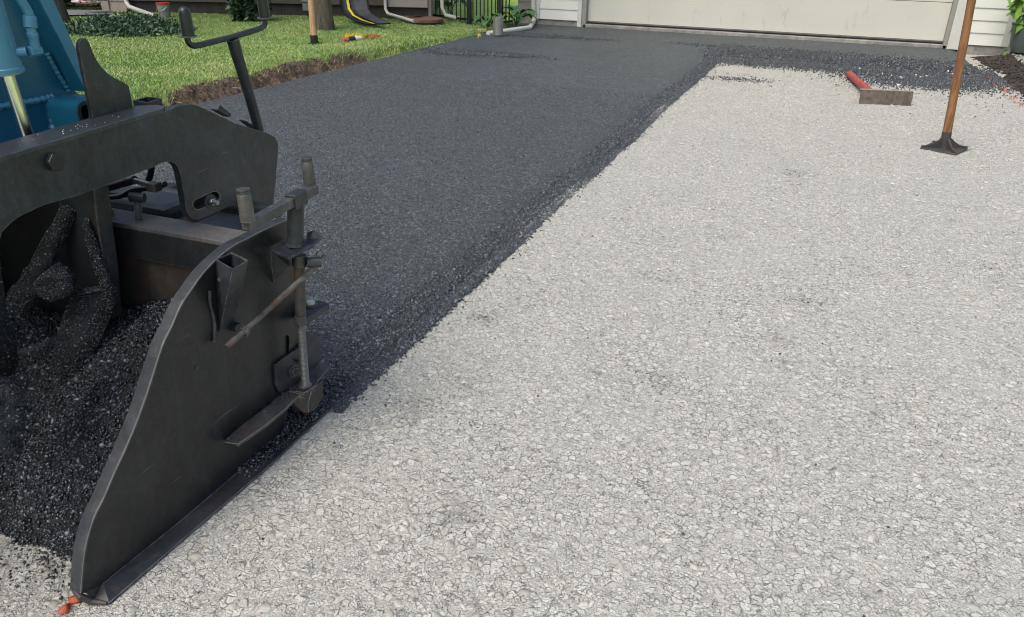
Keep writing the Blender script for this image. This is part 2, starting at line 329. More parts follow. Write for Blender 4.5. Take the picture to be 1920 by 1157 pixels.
def slabs(name, pos, size, mat, hf=.3, tilt=.12, **k):      # angular flat-topped stones set in the ground
    n = len(pos); m = 5; an = (np.arange(m)/m*2*np.pi)[None] + rng.uniform(-.42, .42, (n, m)) + rng.uniform(0, 6, (n, 1))
    r = rng.uniform(.6, 1.2, (n, m)); asp = rng.uniform(.42, 1, (n, 1)); ro = rng.uniform(0, 6.28, n)
    x, y = np.cos(an)*r, np.sin(an)*r*asp; z = np.zeros_like(x)
    top = np.stack([x*.84, y*.84, z+hf*rng.uniform(.7, 1.3, (n, 1))*rng.uniform(.8, 1.15, (n, m))], 2); bot = np.stack([x, y, z-.3], 2)
    cen = np.stack([x.mean(1)*.6, y.mean(1)*.6, hf*rng.uniform(.92, 1.12, n)], 1)[:, None]
    v = np.concatenate([top, bot, cen], 1)*(size[:, None, None]/2)
    R1 = randrot(n, tilt*.35); v = np.einsum('nij,nkj->nki', R1, v)+pos[:, None]
    f = [(i, (i+1) % m, 2*m) for i in range(m)]+[(m+i, m+(i+1) % m, (i+1) % m) for i in range(m)]+[(m+i, (i+1) % m, i) for i in range(m)]
    F = (np.array(f)[None]+(np.arange(n)*(2*m+1))[:, None, None]).reshape(-1, 3)
    return mkobj(name, npmesh(name, v.reshape(-1, 3), F), mat, raw=True, **k)
def leaves(name, pos, size, mat, parent=None, out=None, droop=0, asp=.45, **k):
    n = len(pos); b = np.array([(0,0,0),(.5,.5,.06),(1,0,0),(.5,-.5,.06)], float)[None].repeat(n, 0)
    b[:, :, 1] *= asp*rng.uniform(.7, 1.2, (n, 1))
    v = np.einsum('nij,nkj->nki', randrot(n), b*size[:, None, None])+pos[:, None]
    F = (np.array([(0,1,2),(0,2,3)])[None]+(np.arange(n)*4)[:, None, None]).reshape(-1, 3)
    return mkobj(name, npmesh(name, v.reshape(-1, 3), F), mat, parent, raw=True, **k)
# value noise for terrain
_g = rng.uniform(-1, 1, (64, 64))
def vn(x, y):
    x = np.asarray(x, float); y = np.asarray(y, float); xi = np.floor(x).astype(int); yi = np.floor(y).astype(int); fx = x-xi; fy = y-yi
    fx = fx*fx*(3-2*fx); fy = fy*fy*(3-2*fy); G = lambda a, b: _g[a % 64, b % 64]
    return (G(xi,yi)*(1-fx)+G(xi+1,yi)*fx)*(1-fy)+(G(xi,yi+1)*(1-fx)+G(xi+1,yi+1)*fx)*fy
def fbm(x, y, s=1, o=4):
    r = 0; a = 1
    for i in range(o): r = r+a*vn(x*s+i*7.3, y*s+i*3.1); s *= 2.03; a *= .5
    return r
def sst(a, b, x): t_ = np.clip((x-a)/(b-a), 0, 1); return t_*t_*(3-2*t_)
def grid(name, xs, ys, zf, mat, **k):
    X, Y = np.meshgrid(xs, ys); Z = zf(X, Y); nx, ny = len(xs), len(ys)
    v = np.stack([X, Y, Z], 2).reshape(-1, 3); i = np.arange(nx*ny).reshape(ny, nx)
    F = np.stack([i[:-1,:-1], i[:-1,1:], i[1:,1:], i[1:,:-1]], 2).reshape(-1, 4)
    return mkobj(name, npmesh(name, v, F), mat, raw=True, loc=(0,0,0), smooth=2, **k)
# ---------------------------------------------------------------- ground
GY = 13.1                                  # garage front plane
MZ = .055
XL = lambda Y: -4.86+.05*fbm(np.asarray(Y, float), 0, .8)
XR = lambda Y: -1.285+.007*fbm(np.asarray(Y, float), 5, 2)-.15*sst(10.2, 11.5, Y)
def crossY(X): return 10.95+.12*fbm(np.asarray(X, float), 9, 1.5)-.1*sst(0, 1.5, X)
def matz(X, Y):
    a = 1-sst(-.27, .0, X-XR(Y)); b = sst(-.1, .35, Y-crossY(X))
    b = np.where(X > 1.55, b*(1-sst(1.55, 1.85, X)), b)
    return MZ*np.maximum(a, b)+.003*fbm(X, Y, 3)*np.maximum(a, b)-.03*(1-sst(0, .15, np.maximum(a, b)))
g0 = grid('ground', np.array([-400,-60,-30,-6,6,30,60,400.]), np.array([-400,-60,-30,0,14,30,60,400.]), lambda X, Y: X*0-.06, M['far']); tag(g0, kind='structure')
def basez(X, Y): return .007*fbm(X, Y, 1.0, 3)
gb = grid('gravel_base', np.concatenate([np.linspace(-5.4, -2.3, 16), np.linspace(-2.25, 2.3, 140)]), np.concatenate([np.linspace(-4, .2, 20), np.linspace(.25, 10, 300), np.linspace(10.05, 13.05, 50)]), basez, M['base']); tag(gb, kind='structure')
gm = grid('asphalt_mat', np.concatenate([np.linspace(-4.95, -1.7, 30), np.linspace(-1.65, -1.2, 26), np.linspace(-1.1, 1.9, 40)]),
          np.concatenate([np.linspace(1.62, 10.6, 300), np.linspace(10.65, GY+.02, 90)]), matz, M['mat']); tag(gm, kind='structure')
def lawnz(X, Y):
    top = .135-.075*sst(8, 12, Y)*sst(-7.8, -5.2, X)+.01*fbm(X, Y, .7)
    e = XL(Y)-.03-.16*(1-sst(8.5, 12, Y))+.07*fbm(X*.3, Y, 2.2)*(1-.6*sst(8, 11, Y))
    return -.02+(top+.02)*(1-sst(-.13, .05, X-e+.04*fbm(X, Y, 9)))
lw = grid('lawn_ground', np.concatenate([np.linspace(-16, -6, 50), np.linspace(-5.9, -4.78, 60)]), np.concatenate([np.linspace(-4, 4, 20), np.linspace(4.05, 13.15, 260)]), lawnz, M['lawn']); tag(lw, kind='structure')
# soil bank along the cut edge (own sheet a little above the lawn lip)
def bank(X, Y):
    z = lawnz(X, Y); s = sst(.05, .16, X-(XL(Y)-.43+.17*fbm(Y*0, Y, 1.7)+.5*sst(7.6, 9.6, Y)))
    return np.where(X > XL(Y)+.05, -.02, z+(-.012+.02*s)+.028*s*np.abs(fbm(X, Y, 11))*(1-.6*sst(8, 11, Y)))
sb = grid('soil_bank', np.linspace(-5.75, -4.74, 90), np.linspace(3.5, 12.3, 700), bank, M['soil']); tag(sb, kind='structure')
def hill(X, Y): return -.02+(.09+.04*fbm(X, Y, 1.5)+.02*fbm(X, Y, 9))*sst(0, .55, X-(1.82+.06*fbm(Y, Y*0, 1.1)-.12*sst(10.5, 12, Y)))
hs = grid('soil_verge', np.linspace(1.75, 5.5, 90), np.linspace(3, 12.75, 200), hill, M['dsoil']); tag(hs, kind='structure')

def scat(n, x0, x1, y0, y1, pw=1.): return rng.uniform(x0, x1, n), y0+(y1-y0)*rng.uniform(0, 1, n)**pw
# grass
n = 520000; X, Y = scat(n, -15, -4.85, 4.2, 13.0, .85)
lip = XL(Y)-.43+.17*fbm(Y*0, Y, 1.7)+.5*sst(7.6, 9.6, Y)+.16
keep = (X < lip+.03*rng.normal(size=n)) & (X > -1.35*Y-.5); X, Y = X[keep], Y[keep]; n = len(X); Z = lawnz(X, Y)
edge = sst(-.7, 0, X-lip[keep]); an = rng.uniform(0, 6.28, n); hh = rng.uniform(.012, .034, n)*(1+.5*edge); ww = .0013+.0004*Y
dx, dy = np.cos(an)*ww, np.sin(an)*ww; lx, ly = rng.normal(size=n)*.014, rng.normal(size=n)*.014
v = np.stack([np.stack([X-dx, Y-dy, Z-.004], 1), np.stack([X+dx, Y+dy, Z-.004], 1), np.stack([X+lx*.45+dx*.7, Y+ly*.45+dy*.7, Z+hh*.65], 1), np.stack([X+lx, Y+ly, Z+hh], 1)], 1)
F = (np.array([(0,1,2),(0,2,3)])[None]+(np.arange(n)*4)[:, None, None]).reshape(-1, 3)
gr = mkobj('grass', npmesh('grass', v.reshape(-1, 3), F), M['grass'], raw=True, loc=(0,0,0)); tag(gr, 'mown green lawn grass beyond the cut soil edge', 'grass', kind='stuff')
# embedded pale stones, many near, larger and sparser
def gpos(n, pw):
    X, Y = scat(n, -5, 1.85, .3, 10.5, pw); k = (X > XR(Y)+.02) | ((Y < 1.25) & (X < -1.4)); return X[k], Y[k]
X, Y = gpos(150000, 1.6); sz = rng.lognormal(math.log(.0115), .5, len(X))*(.85+.07*Y); sz = np.clip(sz, .005, .042)
cl = fbm(X, Y, 1.6); k = rng.uniform(-1.6, 1, len(X)) < cl+.15; X, Y, sz = X[k], Y[k], sz[k]
s1 = slabs('base_stones', np.stack([X, Y, basez(X, Y)+.0005-sz*.02], 1), sz, M['stone'], hf=.17, tilt=.16, loc=(0,0,0)); tag(s1, 'pale angular stones pressed into the grey driveway base', 'gravel', kind='stuff')
# dark chips on the mat
def addc(L, X, Y, Z, s): L.append((np.stack([X, Y, Z], 1), s))
L = []
n = 40000; X = .010-.16*rng.uniform(0, 1, n)**1.25; Y = 1.75+9.6*rng.uniform(0, 1, n)**1.7; X = XR(Y)+X+rng.normal(size=n)*.008
s = rng.uniform(.007, .015, n)*(.93+.045*Y); addc(L, X, Y, np.maximum(matz(X, Y), 0)+s*.1*rng.uniform(-.5, 1.8, n), s)
n = 1100; Y = 1.8+9*rng.uniform(0, 1, n)**1.3; X = XR(Y)+rng.exponential(.018, n); s = rng.uniform(.005, .012, n)*(.9+.07*Y); addc(L, X, Y, basez(X, Y)+s*.25, s)
n = 26000; X = rng.uniform(-1.45, 1.95, n); Y = crossY(X)+rng.normal(size=n)*.32+.0; s = rng.uniform(.012, .024, n); k = (Y < 12.2) & (Y > 10.1) & (X > XR(Y)-.3); addc(L, X[k], Y[k], np.maximum(matz(X, Y), 0)[k]+s[k]*.3, s[k])
n = 8000; X = rng.normal(size=n)*.42+1.12; Y = rng.normal(size=n)*.30+10.15; s = rng.uniform(.012, .022, n); k = (X < 2.0); addc(L, X[k], Y[k], basez(X, Y)[k]+s[k]*.3, s[k])
for (px, py, sx, sy, n) in ((1395, 150, .18, .12, 260), (1330, 145, .3, .08, 220), (1640, 160, .3, .3, 300), (1830, 180, .2, .5, 100)):
    p = P(px, py, Z=0); X = p.x+rng.normal(size=n)*sx; Y = p.y+rng.normal(size=n)*sy; s = rng.uniform(.008, .02, n); addc(L, X, Y, basez(X, Y)+s*.25, s)
for (px, py, sx, sy, n) in ((900, 100, .35, .10, 2600), (1020, 68, .40, .10, 2600), (1430, 92, .5, .1, 2500), (860, 100, .2, .12, 1200)):
    p = P(px, py, Z=MZ); X = p.x+rng.normal(size=n)*sx; Y = p.y+rng.normal(size=n)*sy; s = rng.uniform(.010, .02, n); addc(L, X, Y, matz(X, Y)+s*.25, s)
n = 260; X, Y = scat(n, -1.2, 1.7, .6, 9, 1.2); s = rng.uniform(.004, .010, n); addc(L, X, Y, basez(X, Y)+s*.3, s)
for (px, py, sx, sy, n) in ((780, 762, .06, .05, 90), (905, 592, .06, .06, 60), (870, 795, .06, .03, 50), (1235, 712, .06, .05, 70), (1500, 562, .07, .06, 60), (1503, 326, .12, .08, 60), (850, 985, .05, .04, 40), (1240, 512, .06, .06, 40), (1345, 442, .05, .05, 20), (1330, 135, .2, .1, 100), (1560, 655, .01, .01, 3)):
    p = P(px, py, Z=0); X = p.x+rng.normal(size=n)*sx; Y = p.y+rng.normal(size=n)*sy; n = n//2; X = X[:n]; Y = Y[:n]; s = rng.uniform(.004, .010, n)*(.7+.12*p.y); addc(L, X, Y, basez(X, Y)+s*.12, s)
# beside the gate
n = 2600; Y = rng.uniform(1.36, 1.95, n); X = rng.uniform(-1.40, -1.30, n)-.02*(1.9-Y); s = rng.uniform(.005, .013, n)
addc(L, X, Y, np.clip(.02*sst(0, .07, -1.3-X), 0, .05)+s*.3*rng.uniform(0, 2, n), s)
pos = np.concatenate([a for a, b in L]); siz = np.concatenate([b for a, b in L])
c1_ = chips('loose_mix', pos, siz, M['edge'], loc=(0,0,0)); tag(c1_, 'loose black asphalt chips along the raw mat edge', 'asphalt chips', kind='stuff')
n = 210000; X, Y = scat(n, -4.3, -1.45, 1.75, 7.5, 1.5); s = rng.uniform(.004, .009, n)*(.92+.05*Y); k = (X > -1.0*Y-.6)
c2_ = chips('mat_chips', np.stack([X, Y, matz(X, Y)+s*.02], 1)[k], s[k], M['chip'], flat=.5, tilt=.5, loc=(0,0,0)); tag(c2_, 'fine dark stone texture over the new asphalt mat', 'asphalt surface', kind='stuff')
# soil clods and straw in the bank
n = 7000; Y = rng.uniform(4.3, 11.5, n); X = XL(Y)-rng.uniform(-.02, .5, n)*(1-.45*sst(8, 11, Y)); s = rng.uniform(.006, .02, n); k = X > (XL(Y)-.34+.17*fbm(Y*0, Y, 1.7)+.5*sst(7.6, 9.6, Y))
cs = chips('soil_clods', np.stack([X, Y, bank(X, Y)+s*.2], 1)[k], s[k], M['soil'], flat=.7, loc=(0,0,0)); tag(cs, 'brown soil clods along the cut lawn edge', 'soil', kind='stuff')
n = 900; Y = rng.uniform(4.3, 11.5, n); X = XL(Y)-rng.uniform(0, .5, n); b = np.stack([X, Y, bank(X, Y)+.01], 1); d = rng.normal(size=(n, 3))*np.array([.03,.03,.02]); u = rng.normal(size=(n, 3)); u /= np.linalg.norm(u, axis=1)[:, None]; u *= .0018
v = np.stack([b-d-u, b-d+u, b+d+u+[0,0,.01], b+d-u+[0,0,.01]], 1)
rt_ = mkobj('dry_roots', npmesh('dry_roots', v.reshape(-1, 3), np.arange(n*4).reshape(-1, 4)), simple('straw', (.38,.28,.16,1)), raw=True, loc=(0,0,0)); tag(rt_, 'dry roots and straw poking from the brown soil bank', 'roots', kind='stuff')
n = 6000; X, Y = scat(n, 1.85, 4.2, 6, 12.6); s = rng.uniform(.015, .05, n)
c3_ = chips('verge_clods', np.stack([X, Y, hill(X, Y)+s*.1], 1), s, M['dsoil'], loc=(0,0,0)); tag(c3_, 'dark soil clods on the right hand verge', 'soil', kind='stuff')
n = 1600; X, Y = scat(n, 2.3, 4.2, 11.7, 12.9); s = rng.uniform(.03, .07, n)
c4_ = slabs('river_pebbles', np.stack([X, Y, np.full(n, .085)], 1), s, M['conc'], hf=.5, tilt=.6, loc=(0,0,0)); tag(c4_, 'grey pebbles along the house footing behind the soil mound', 'pebbles', kind='stuff')
L = []
for (px, py, k_, sx) in ((1852, 143, 14, .02), (1872, 158, 22, .03), (1884, 168, 16, .02), (1897, 181, 30, .03), (1915, 193, 26, .03), (1843, 137, 7, .02)):
    p = P(px, py, Z=.02); X = p.x+rng.normal(size=k_)*sx; Y = p.y+rng.normal(size=k_)*.07; s = rng.uniform(.008, .022, k_); L.append((np.stack([X, Y, np.full(k_, .014)], 1), s))
po = chips('orange_flecks', np.concatenate([a for a, b in L]), np.concatenate([b for a, b in L]), M['orange'], flat=.3, tilt=.3, loc=(0,0,0)); tag(po, 'orange painted gravel flecks along the right verge', 'paint flecks', kind='stuff')
for i, (px, py, s) in enumerate(((1612, 128, .05), (1655, 138, .04), (1672, 141, .03), (1690, 145, .07), (1717, 140, .04), (1726, 144, .035), (1737, 143, .05), (1684, 159, .08), (1778, 133, .05), (1786, 138, .03))):
    q = P(px, py, Z=.03); lab = "white concrete crumb in the spilled asphalt, "+("beside the end of the red lute handle","farthest left over the lute board","second from the left over the lute board","small one above the lute board middle","above the right end of the lute","left of a tight trio right of the lute","tiny one in the trio right of the lute","nearest the lute board and largest","left of the tamper pole","touching the tamper pole")[i]
    o = slabs('concrete_crumb', np.array([q]), np.array([s*.7]), M['white'], hf=.3, tilt=.6); tag(o, lab, 'concrete crumb', group='white concrete crumbs in the spilled asphalt')
# ---------------------------------------------------------------- garage
def wallframe(p, q):
    p = Vector((p[0], p[1], 0)); q = Vector((q[0], q[1], 0)); u = (q-p).normalized(); return p, u, V(u.y, -u.x, 0), (q-p).length
def siding(mb, p, q, z0, z1, step=.165, lap=.014):
    p, u, nrm, Lg = wallframe(p, q); z = z0
    while z < z1-.01:
        zt = min(z+step, z1)
        a = p+nrm*lap+V(0,0,z); b = p+u*Lg+nrm*lap+V(0,0,z); c = p+u*Lg+V(0,0,zt); d = p+V(0,0,zt); a2 = p+V(0,0,z); b2 = p+u*Lg+V(0,0,z)
        mb.add([a,b,c,d,a2,b2], [(0,1,2,3),(4,5,1,0),(4,0,3),(5,2,1)]); z += step
    return mb
gx = lambda px, py: P(px, py, Y=GY)
xa, xb, xc, xd, xe = gx(1003, 52).x, gx(1012, 40).x, gx(1082, 45).x, gx(1098, 45).x, gx(1767, 88).x
xf, xg = gx(1785, 90).x, gx(1891, 84).x
zb = P(1012, 35, Y=GY).z; zd = P(1430, 63, Y=GY).z
garage = root('garage', (0, GY, 0), 'pale grey sided garage with wide cream overhead door', 'garage')
mb = MB(); siding(mb, (xb, GY), (xc, GY), zb, 2.9); build('front_siding', mb, M['siding'], garage)
mb = MB(); siding(mb, (xf+.09, GY), (xg-.09, GY), zb-.02, 2.9); build('front_siding', mb, M['siding'], garage)
mb = MB()
for x0, x1, z0 in ((xa, xb-.002, zb), (xc+.002, xd-.075, .05), (xe+.055, xf+.088, .05), (xg-.088, xg, zb-.02)): mb.box(((x0+x1)/2, GY, (z0+2.9)/2), (x1-x0, .05, 2.9-z0))
mb.box(((xc+xf)/2, GY, 2.55), (xf-xc-.2, .05, .7)); build('corner_trim', mb, M['trim'], garage, bevel=.003)
jm = simple('greenish_jamb', (.30,.30,.25,1), .5, .1)
for x0, x1 in ((xd-.073, xd-.001), (xe+.001, xe+.053)): build('door_jamb', MB().box(((x0+x1)/2, GY+.07, 1.1), (x1-x0, .16, 2.2)), jm, garage, bevel=.003)
mb = MB(); mb.box(((xa+xc)/2, GY+.06, (zb-.1)/2), (xc-xa, .1, zb+.1-.006)); build('foundation', mb, M['conc'], garage, bevel=.006); mb = MB(); mb.box(((xf+xg)/2+.02, GY+.06, (zb-.13)/2), (xg-xf-.1, .1, zb+.08))
build('foundation', mb, M['conc'], garage, bevel=.006)
zs = P(1720, 2, Y=GY+.1).z; zq = zd+.03
door = MB(); z = zq; hgt = zs-zq
while z < 2.3: door.box(((xd+xe)/2, GY+.12, z+hgt/2-.003), (xe-xd, .05, hgt-.007)); z += hgt
build('garage_door', door, M['door'], garage, bevel=.004)
dd = [o for o in garage.children if o.name.startswith('garage_door')][0]
mb = MB(); mb.tube([(xd, GY+.105, zd+.012), (xe, GY+.105, zd+.012)], .018, 10); mb.box(((xd+xe)/2, GY+.12, zd+.012), (xe-xd, .03, .03)); build('bottom_seal', mb, M['seal'], dd)
mb = MB(); mb.box(((xd+xe)/2, GY+.2, .0), (xe-xd+.1, .42, 2*(zd-.012))); sill = build('concrete_sill', mb, M['conc'], garage, bevel=.008)
mb = MB(); side = MB(); siding(side, (xg, GY+.02), (xg, GY+7), zb, 2.9); build('side_siding', side, M['siding'], garage); side = MB(); siding(side, (xa, GY+7), (xa, GY+.02), zb, 2.9); build('side_siding', side, M['siding'], garage)
mb.box(((xa+xg)/2, GY+.9, 2.0), (xg-xa-.1, .1, 1.7)); mb.box(((xa+xg)/2, GY+.9, .6), (xg-xa-.1, .1, 1.1)); build('inner_wall', mb, M['tansiding'], garage)
rf = MB(); rx0, rx1 = xa-.5, xg+.5; rf.plate([V(rx0, GY-.55, 2.85), V((rx0+rx1)/2, GY-.55, 4.7), V(rx1, GY-.55, 2.85), V(rx1, GY-.55, 2.98), V((rx0+rx1)/2, GY-.55, 4.85), V(rx0, GY-.55, 2.98)], (0, 8, 0)); build('roof', rf, M['roof'], garage)
mb = MB(); mb.plate([V(xa, GY, 2.9), V(xg, GY, 2.9), V((xa+xg)/2, GY, 4.66)], (0, .05, 0)); build('gable', mb, M['siding'], garage)
# downspout of the garage
mb = MB(); d0 = P(1000, 0, Y=GY-.06); d1 = P(1001, 38, Y=GY-.06); d2 = P(993, 52, Z=.09); d3 = P(915, 63, Z=.07)
mb.tube([V(d0.x, d0.y, 2.8), d0, d1, d1.lerp(d2, .5)+V(0,-.01,-.01), d2, d3], .038, 10); build('downspout', mb, M['white'], garage, smooth=True)
# set back wall left of the garage
wing = root('house_wing', (-5.1, GY+.6, 0), 'narrow set-back taupe house wall beside the garage downspout', 'house wall')
wy = GY+.45; wx0, wx1 = P(971, 30, Y=wy).x, xa+.02; wz = P(985, 25, Y=wy).z
mb = MB(); siding(mb, (wx0, wy), (wx1, wy), wz, 2.9, .2); build('siding', mb, simple('taupe_siding', (.30,.285,.26,1), .7, .1, 4), wing)
mb = MB(); mb.box(((wx0+wx1)/2, wy+.05, wz/2-.01), (wx1-wx0, .08, wz)); mb.box(((wx0+wx1)/2, wy+.06, wz-.2), (wx1-wx0-.01, .09, .012)); build('footing', mb, M['conc'], wing)
# right hand wall beyond the garage corner
rw = root('side_wall', (xg+.6, GY+1.2, 0), 'pale sided house wall behind the potted shrub', 'house wall')
mb = MB(); siding(mb, (xg+.03, GY+1.2), (xg+4, GY+1.2), .35, 2.9); build('siding', mb, M['siding'], rw); mb = MB(); mb.box((xg+2, GY+1.26, .16), (4, .1, .4)); build('footing', mb, M['conc'], rw)
# ---------------------------------------------------------------- neighbour house
NZ = .13
A = P(240, 25, Z=NZ); B = P(802, 36, Z=NZ); A.z = B.z = 0; u = (B-A).normalized(); nn = V(u.y, -u.x, 0)
def onw(px, off=0):      # point of the facade line under pixel column px
    d = FW+RT*((px-960)/FPX)+UP*((578.5-20)/FPX); a = A+nn*off
    den = d.x*u.y-d.y*u.x; t_ = (a.x*u.y-a.y*u.x)/den; return V(d.x*t_, d.y*t_, 0)
nh = root('neighbour_house', (A+u*2), 'brown sided low house across the lawn with an open garage bay', 'house')
mb = MB(); siding(mb, onw(240), onw(728), NZ+.2, 2.9, .17); build('brown_wall', mb, M['bsiding'], nh)
mb = MB(); siding(mb, onw(728), onw(802), NZ+.18, 2.9, .17); build('tan_wall', mb, M['tansiding'], nh)
mb = MB(); a, b = onw(240)-nn*.03, onw(802)-nn*.03; c = (a+b)/2-nn*.05; mb.box(c+V(0,0,.15), ((b-a).length, .1, .44), (u, nn, V(0,0,1))); build('foundation', mb, simple('dark_block', (.05,.045,.036,1), .9, .3, 9), nh)
C0 = onw(206); mb = MB(); siding(mb, C0+u*.0, onw(240)-u*.01, NZ+.02, 2.9, .17); a = C0; 
mb.box(C0-u*.05+V(0,0,1.5)-nn*.02, (.12, .1, 2.8), (u, nn, V(0,0,1))); build('corner_wall', mb, M['tansiding'], nh)
D0 = onw(118); gw = (C0-D0).length
mb = MB(); mb.box(D0-u*.1+V(0,0,1.4), (.2, .12, 2.9), (u, nn, V(0,0,1))); mb.box(D0-u*2.6+V(0,0,1.4)-nn*.02, (4.8, .1, 2.9), (u, nn, V(0,0,1))); build('door_jamb', mb, M['trim'], nh)
mb = MB(); mb.box((C0+D0)/2+V(0,0,2.6), (gw+.3, .1, .8), (u, nn, V(0,0,1))); build('lintel', mb, M['tansiding'], nh)
fl = MB(); fl.box((C0+D0)/2-nn*2.2+V(0,0,.06), (gw+3.5, 4.6, .16), (u, nn, V(0,0,1))); build('garage_floor', fl, M['tan'], nh)
bk = MB(); bk.box((C0+D0)/2-nn*4.6+V(0,0,1.5), (gw+3.5, .1, 3), (u, nn, V(0,0,1))); bk.box(C0+u*1.75-nn*2.3+V(0,0,1.5), (.1, 4.5, 3), (u, nn, V(0,0,1))); bk.box(D0-u*1.75-nn*2.3+V(0,0,1.5), (.1, 4.5, 3), (u, nn, V(0,0,1))); build('garage_inner_wall', bk, M['tansiding'], nh)
rr = MB(); E0 = D0-u*5+nn*.6; E1 = onw(802)+u*.4+nn*.6; rr.plate([E0+V(0,0,2.85), E0-nn*4+V(0,0,4.6), E0-nn*8+V(0,0,2.85), E0-nn*8+V(0,0,2.97), E0-nn*4+V(0,0,4.75), E0+V(0,0,2.97)], E1-E0); build('roof', rr, M['roof'], nh)
bk = MB(); bk.box(onw(802)-nn*2.6+V(0,0,1.5), (.1, 5.1, 2.75), (u, nn, V(0,0,1))); build('end_wall', bk, M['tansiding'], nh)
def spout(px, py0, pe, z2=.2, r=.036):
    a = onw(px, .06); q = P(*pe, Z=z2-.06); mbb = MB(); zz = P(px, py0, Z=z2).z+.02
    mbb.tube([a+V(0,0,2.8), a+V(0,0,.5), a+V(0,0,zz+.09), a.lerp(V(q.x, q.y, 0), .08)+V(0,0,zz+.02), q+V(0,0,.04)], r, 10); o = build('downspout', mbb, M['white'], nh, smooth=True); return o, q
o_, q_ = spout(240, 14, (292, 36)); mb = MB(); mb.tube([q_+V(-.015,0,.045), q_+V(.05,-.0,.035)], .037, 10); build('outlet', mb, M['blackpl'], o_)
spout(723, 28, (776, 45), .17, .026)
mb = MB(); dr = [P(113, 14, Z=.12), P(206, 14, Z=.12), P(207, 26, Z=.12), P(113, 28, Z=.12)]
c0, c1 = onw(206)+V(0,0,.10), onw(118)+V(0,0,.10); f0 = P(214, 27, Z=.17); f1 = P(60, 30, Z=.17)
mb.add([V(c0.x,c0.y,.175)+nn*.06, V(c1.x,c1.y,.175)+nn*.06-u*3, V(f1.x,f1.y,.175), V(f0.x,f0.y,.175)], [(0,1,2,3)]); nd = build('neighbour_driveway', mb, M['drive']); tag(nd, kind='structure')
# bags and mower wheel in the open bay
bp = P(175, 8, Z=.15)
for i, (px, py, dz, r) in enumerate(((150, 12, 0, .1), (166, 12.5, 0, -.2), (184, 12, 0, .2), (198, 11, 0, .0), (162, 7, .1, .3), (178, 6.5, .1, -.1), (194, 6, .1, .15), (172, 2, .2, .1), (188, 1.5, .2, -.2))):
    q = P(px, py, Z=.15+dz); q.z = .14+dz; mb = MB(); n_ = 12; ax = (Matrix.Rotation(r, 3, 'Z')@u); ay = V(-ax.y, ax.x, 0)
    for j in range(7):
        t_ = j/6; wdt = .12*math.sin(math.pi*(.12+.76*t_))**.35
        mb.v += [tuple(q+ax*(t_-.5)*.42+ay*(wdt*math.cos(k_*math.pi/6))+V(0,0,.05+.05*math.sin(k_*math.pi/6)*math.sin(math.pi*(.1+.8*t_)))) for k_ in range(12)]
    mb.f = [(j*12+k_, j*12+(k_+1) % 12, (j+1)*12+(k_+1) % 12, (j+1)*12+k_) for j in range(6) for k_ in range(12)]+[tuple(range(12)), tuple(72+k_ for k_ in range(12))]
    o = build('soil_bag', mb, M['bag'], smooth=2); tag(o, 'printed plastic bag in the open garage bay, '+('leftmost of the bottom row','second from the left in the bottom row','third from the left in the bottom row','rightmost of the bottom row','leftmost of the middle row','centre of the middle row','rightmost of the middle row','left one on top of the heap','right one on top of the heap')[i], 'bag', group='bags heaped in the open garage bay')
q = P(147, 3, Z=.2); mow = root('lawn_mower', (q.x, q.y, .14), 'orange lawn mower with black wheel inside the open garage', 'mower')
mb = MB(); mb.tube([V(q.x, q.y, .24)-nn*-.03, V(q.x, q.y, .24)+nn*-.03], .1, 18); wo = build('wheel', mb, M['rubber'], mow, bevel=.01)
mb = MB(); mb.tube([V(q.x, q.y, .24)+nn*.034, V(q.x, q.y, .24)-nn*.034], .05, 14); build('hub', mb, M['zinc'], wo)
mb = MB(); mb.hexa([V(q.x,q.y,0)+u*a+nn*b+V(0,0,z) for z, w_ in ((.27,1),(.42,.7)) for a, b in ((.02*w_,.02),(.5*w_,.02),(.5*w_,-.4),(.02*w_,-.4))]); build('deck', mb, M['orange'], mow, bevel=.02)
mb = MB(); mb.tube([V(q.x,q.y,.3)+u*.3-nn*.2, V(q.x,q.y,1.0)+u*.9-nn*.2], .014, 8); build('handle', mb, M['fence'], mow)
# ---------------------------------------------------------------- trees and plants
def tree(px, py, z0, r0, label, lean=0, H=8, crown=None):
    b = P(px, py, Z=z0); rt0 = root('tree', (b.x, b.y, z0), label, 'tree'); mb = MB(); pts = []; rs = []
    for i in range(9):
        t_ = i/8; pts.append(b+V(lean*t_*t_+.03*math.sin(i*2), .03*math.cos(i*1.7), t_*3.4-.05)); rs.append(r0*(1.22 if i == 0 else 1.0-.35*t_))
    mb.tube(pts, rs, 16); cents = []
    for k_ in range(9):
        a = k_*2.4; e = pts[-1]+V(math.cos(a)*rng.uniform(1, 2.2), math.sin(a)*rng.uniform(1, 2.2), rng.uniform(.6, 3.2)); s0 = pts[5+k_ % 4]
        mb.tube([s0, s0.lerp(e, .5)+V(0,0,.25), e], [r0*.4, r0*.25, r0*.08], 8); cents.append(e)
    build('trunk', mb, M['bark'], rt0, smooth=True)
    ps = []
    for c in cents:
        for _ in range(5):
            cc = np.array(c)+rng.normal(size=3)*np.array([.6,.6,.45]); m_ = 170; d = rng.normal(size=(m_, 3)); d /= np.linalg.norm(d, axis=1)[:, None]; ps.append(cc+d*(rng.uniform(.2, 1, (m_, 1))**.5)*np.array([.6,.6,.4]))
    ps = np.concatenate(ps); leaves('crown', ps, rng.uniform(.08, .14, len(ps)), M['crown'], rt0)
    return rt0
tree(99, 47, .13, .19, 'thick brown trunked tree partly behind the blue paver frame')
tree(606, 57, .13, .13, 'slim dark trunked tree behind the pale wooden pole')
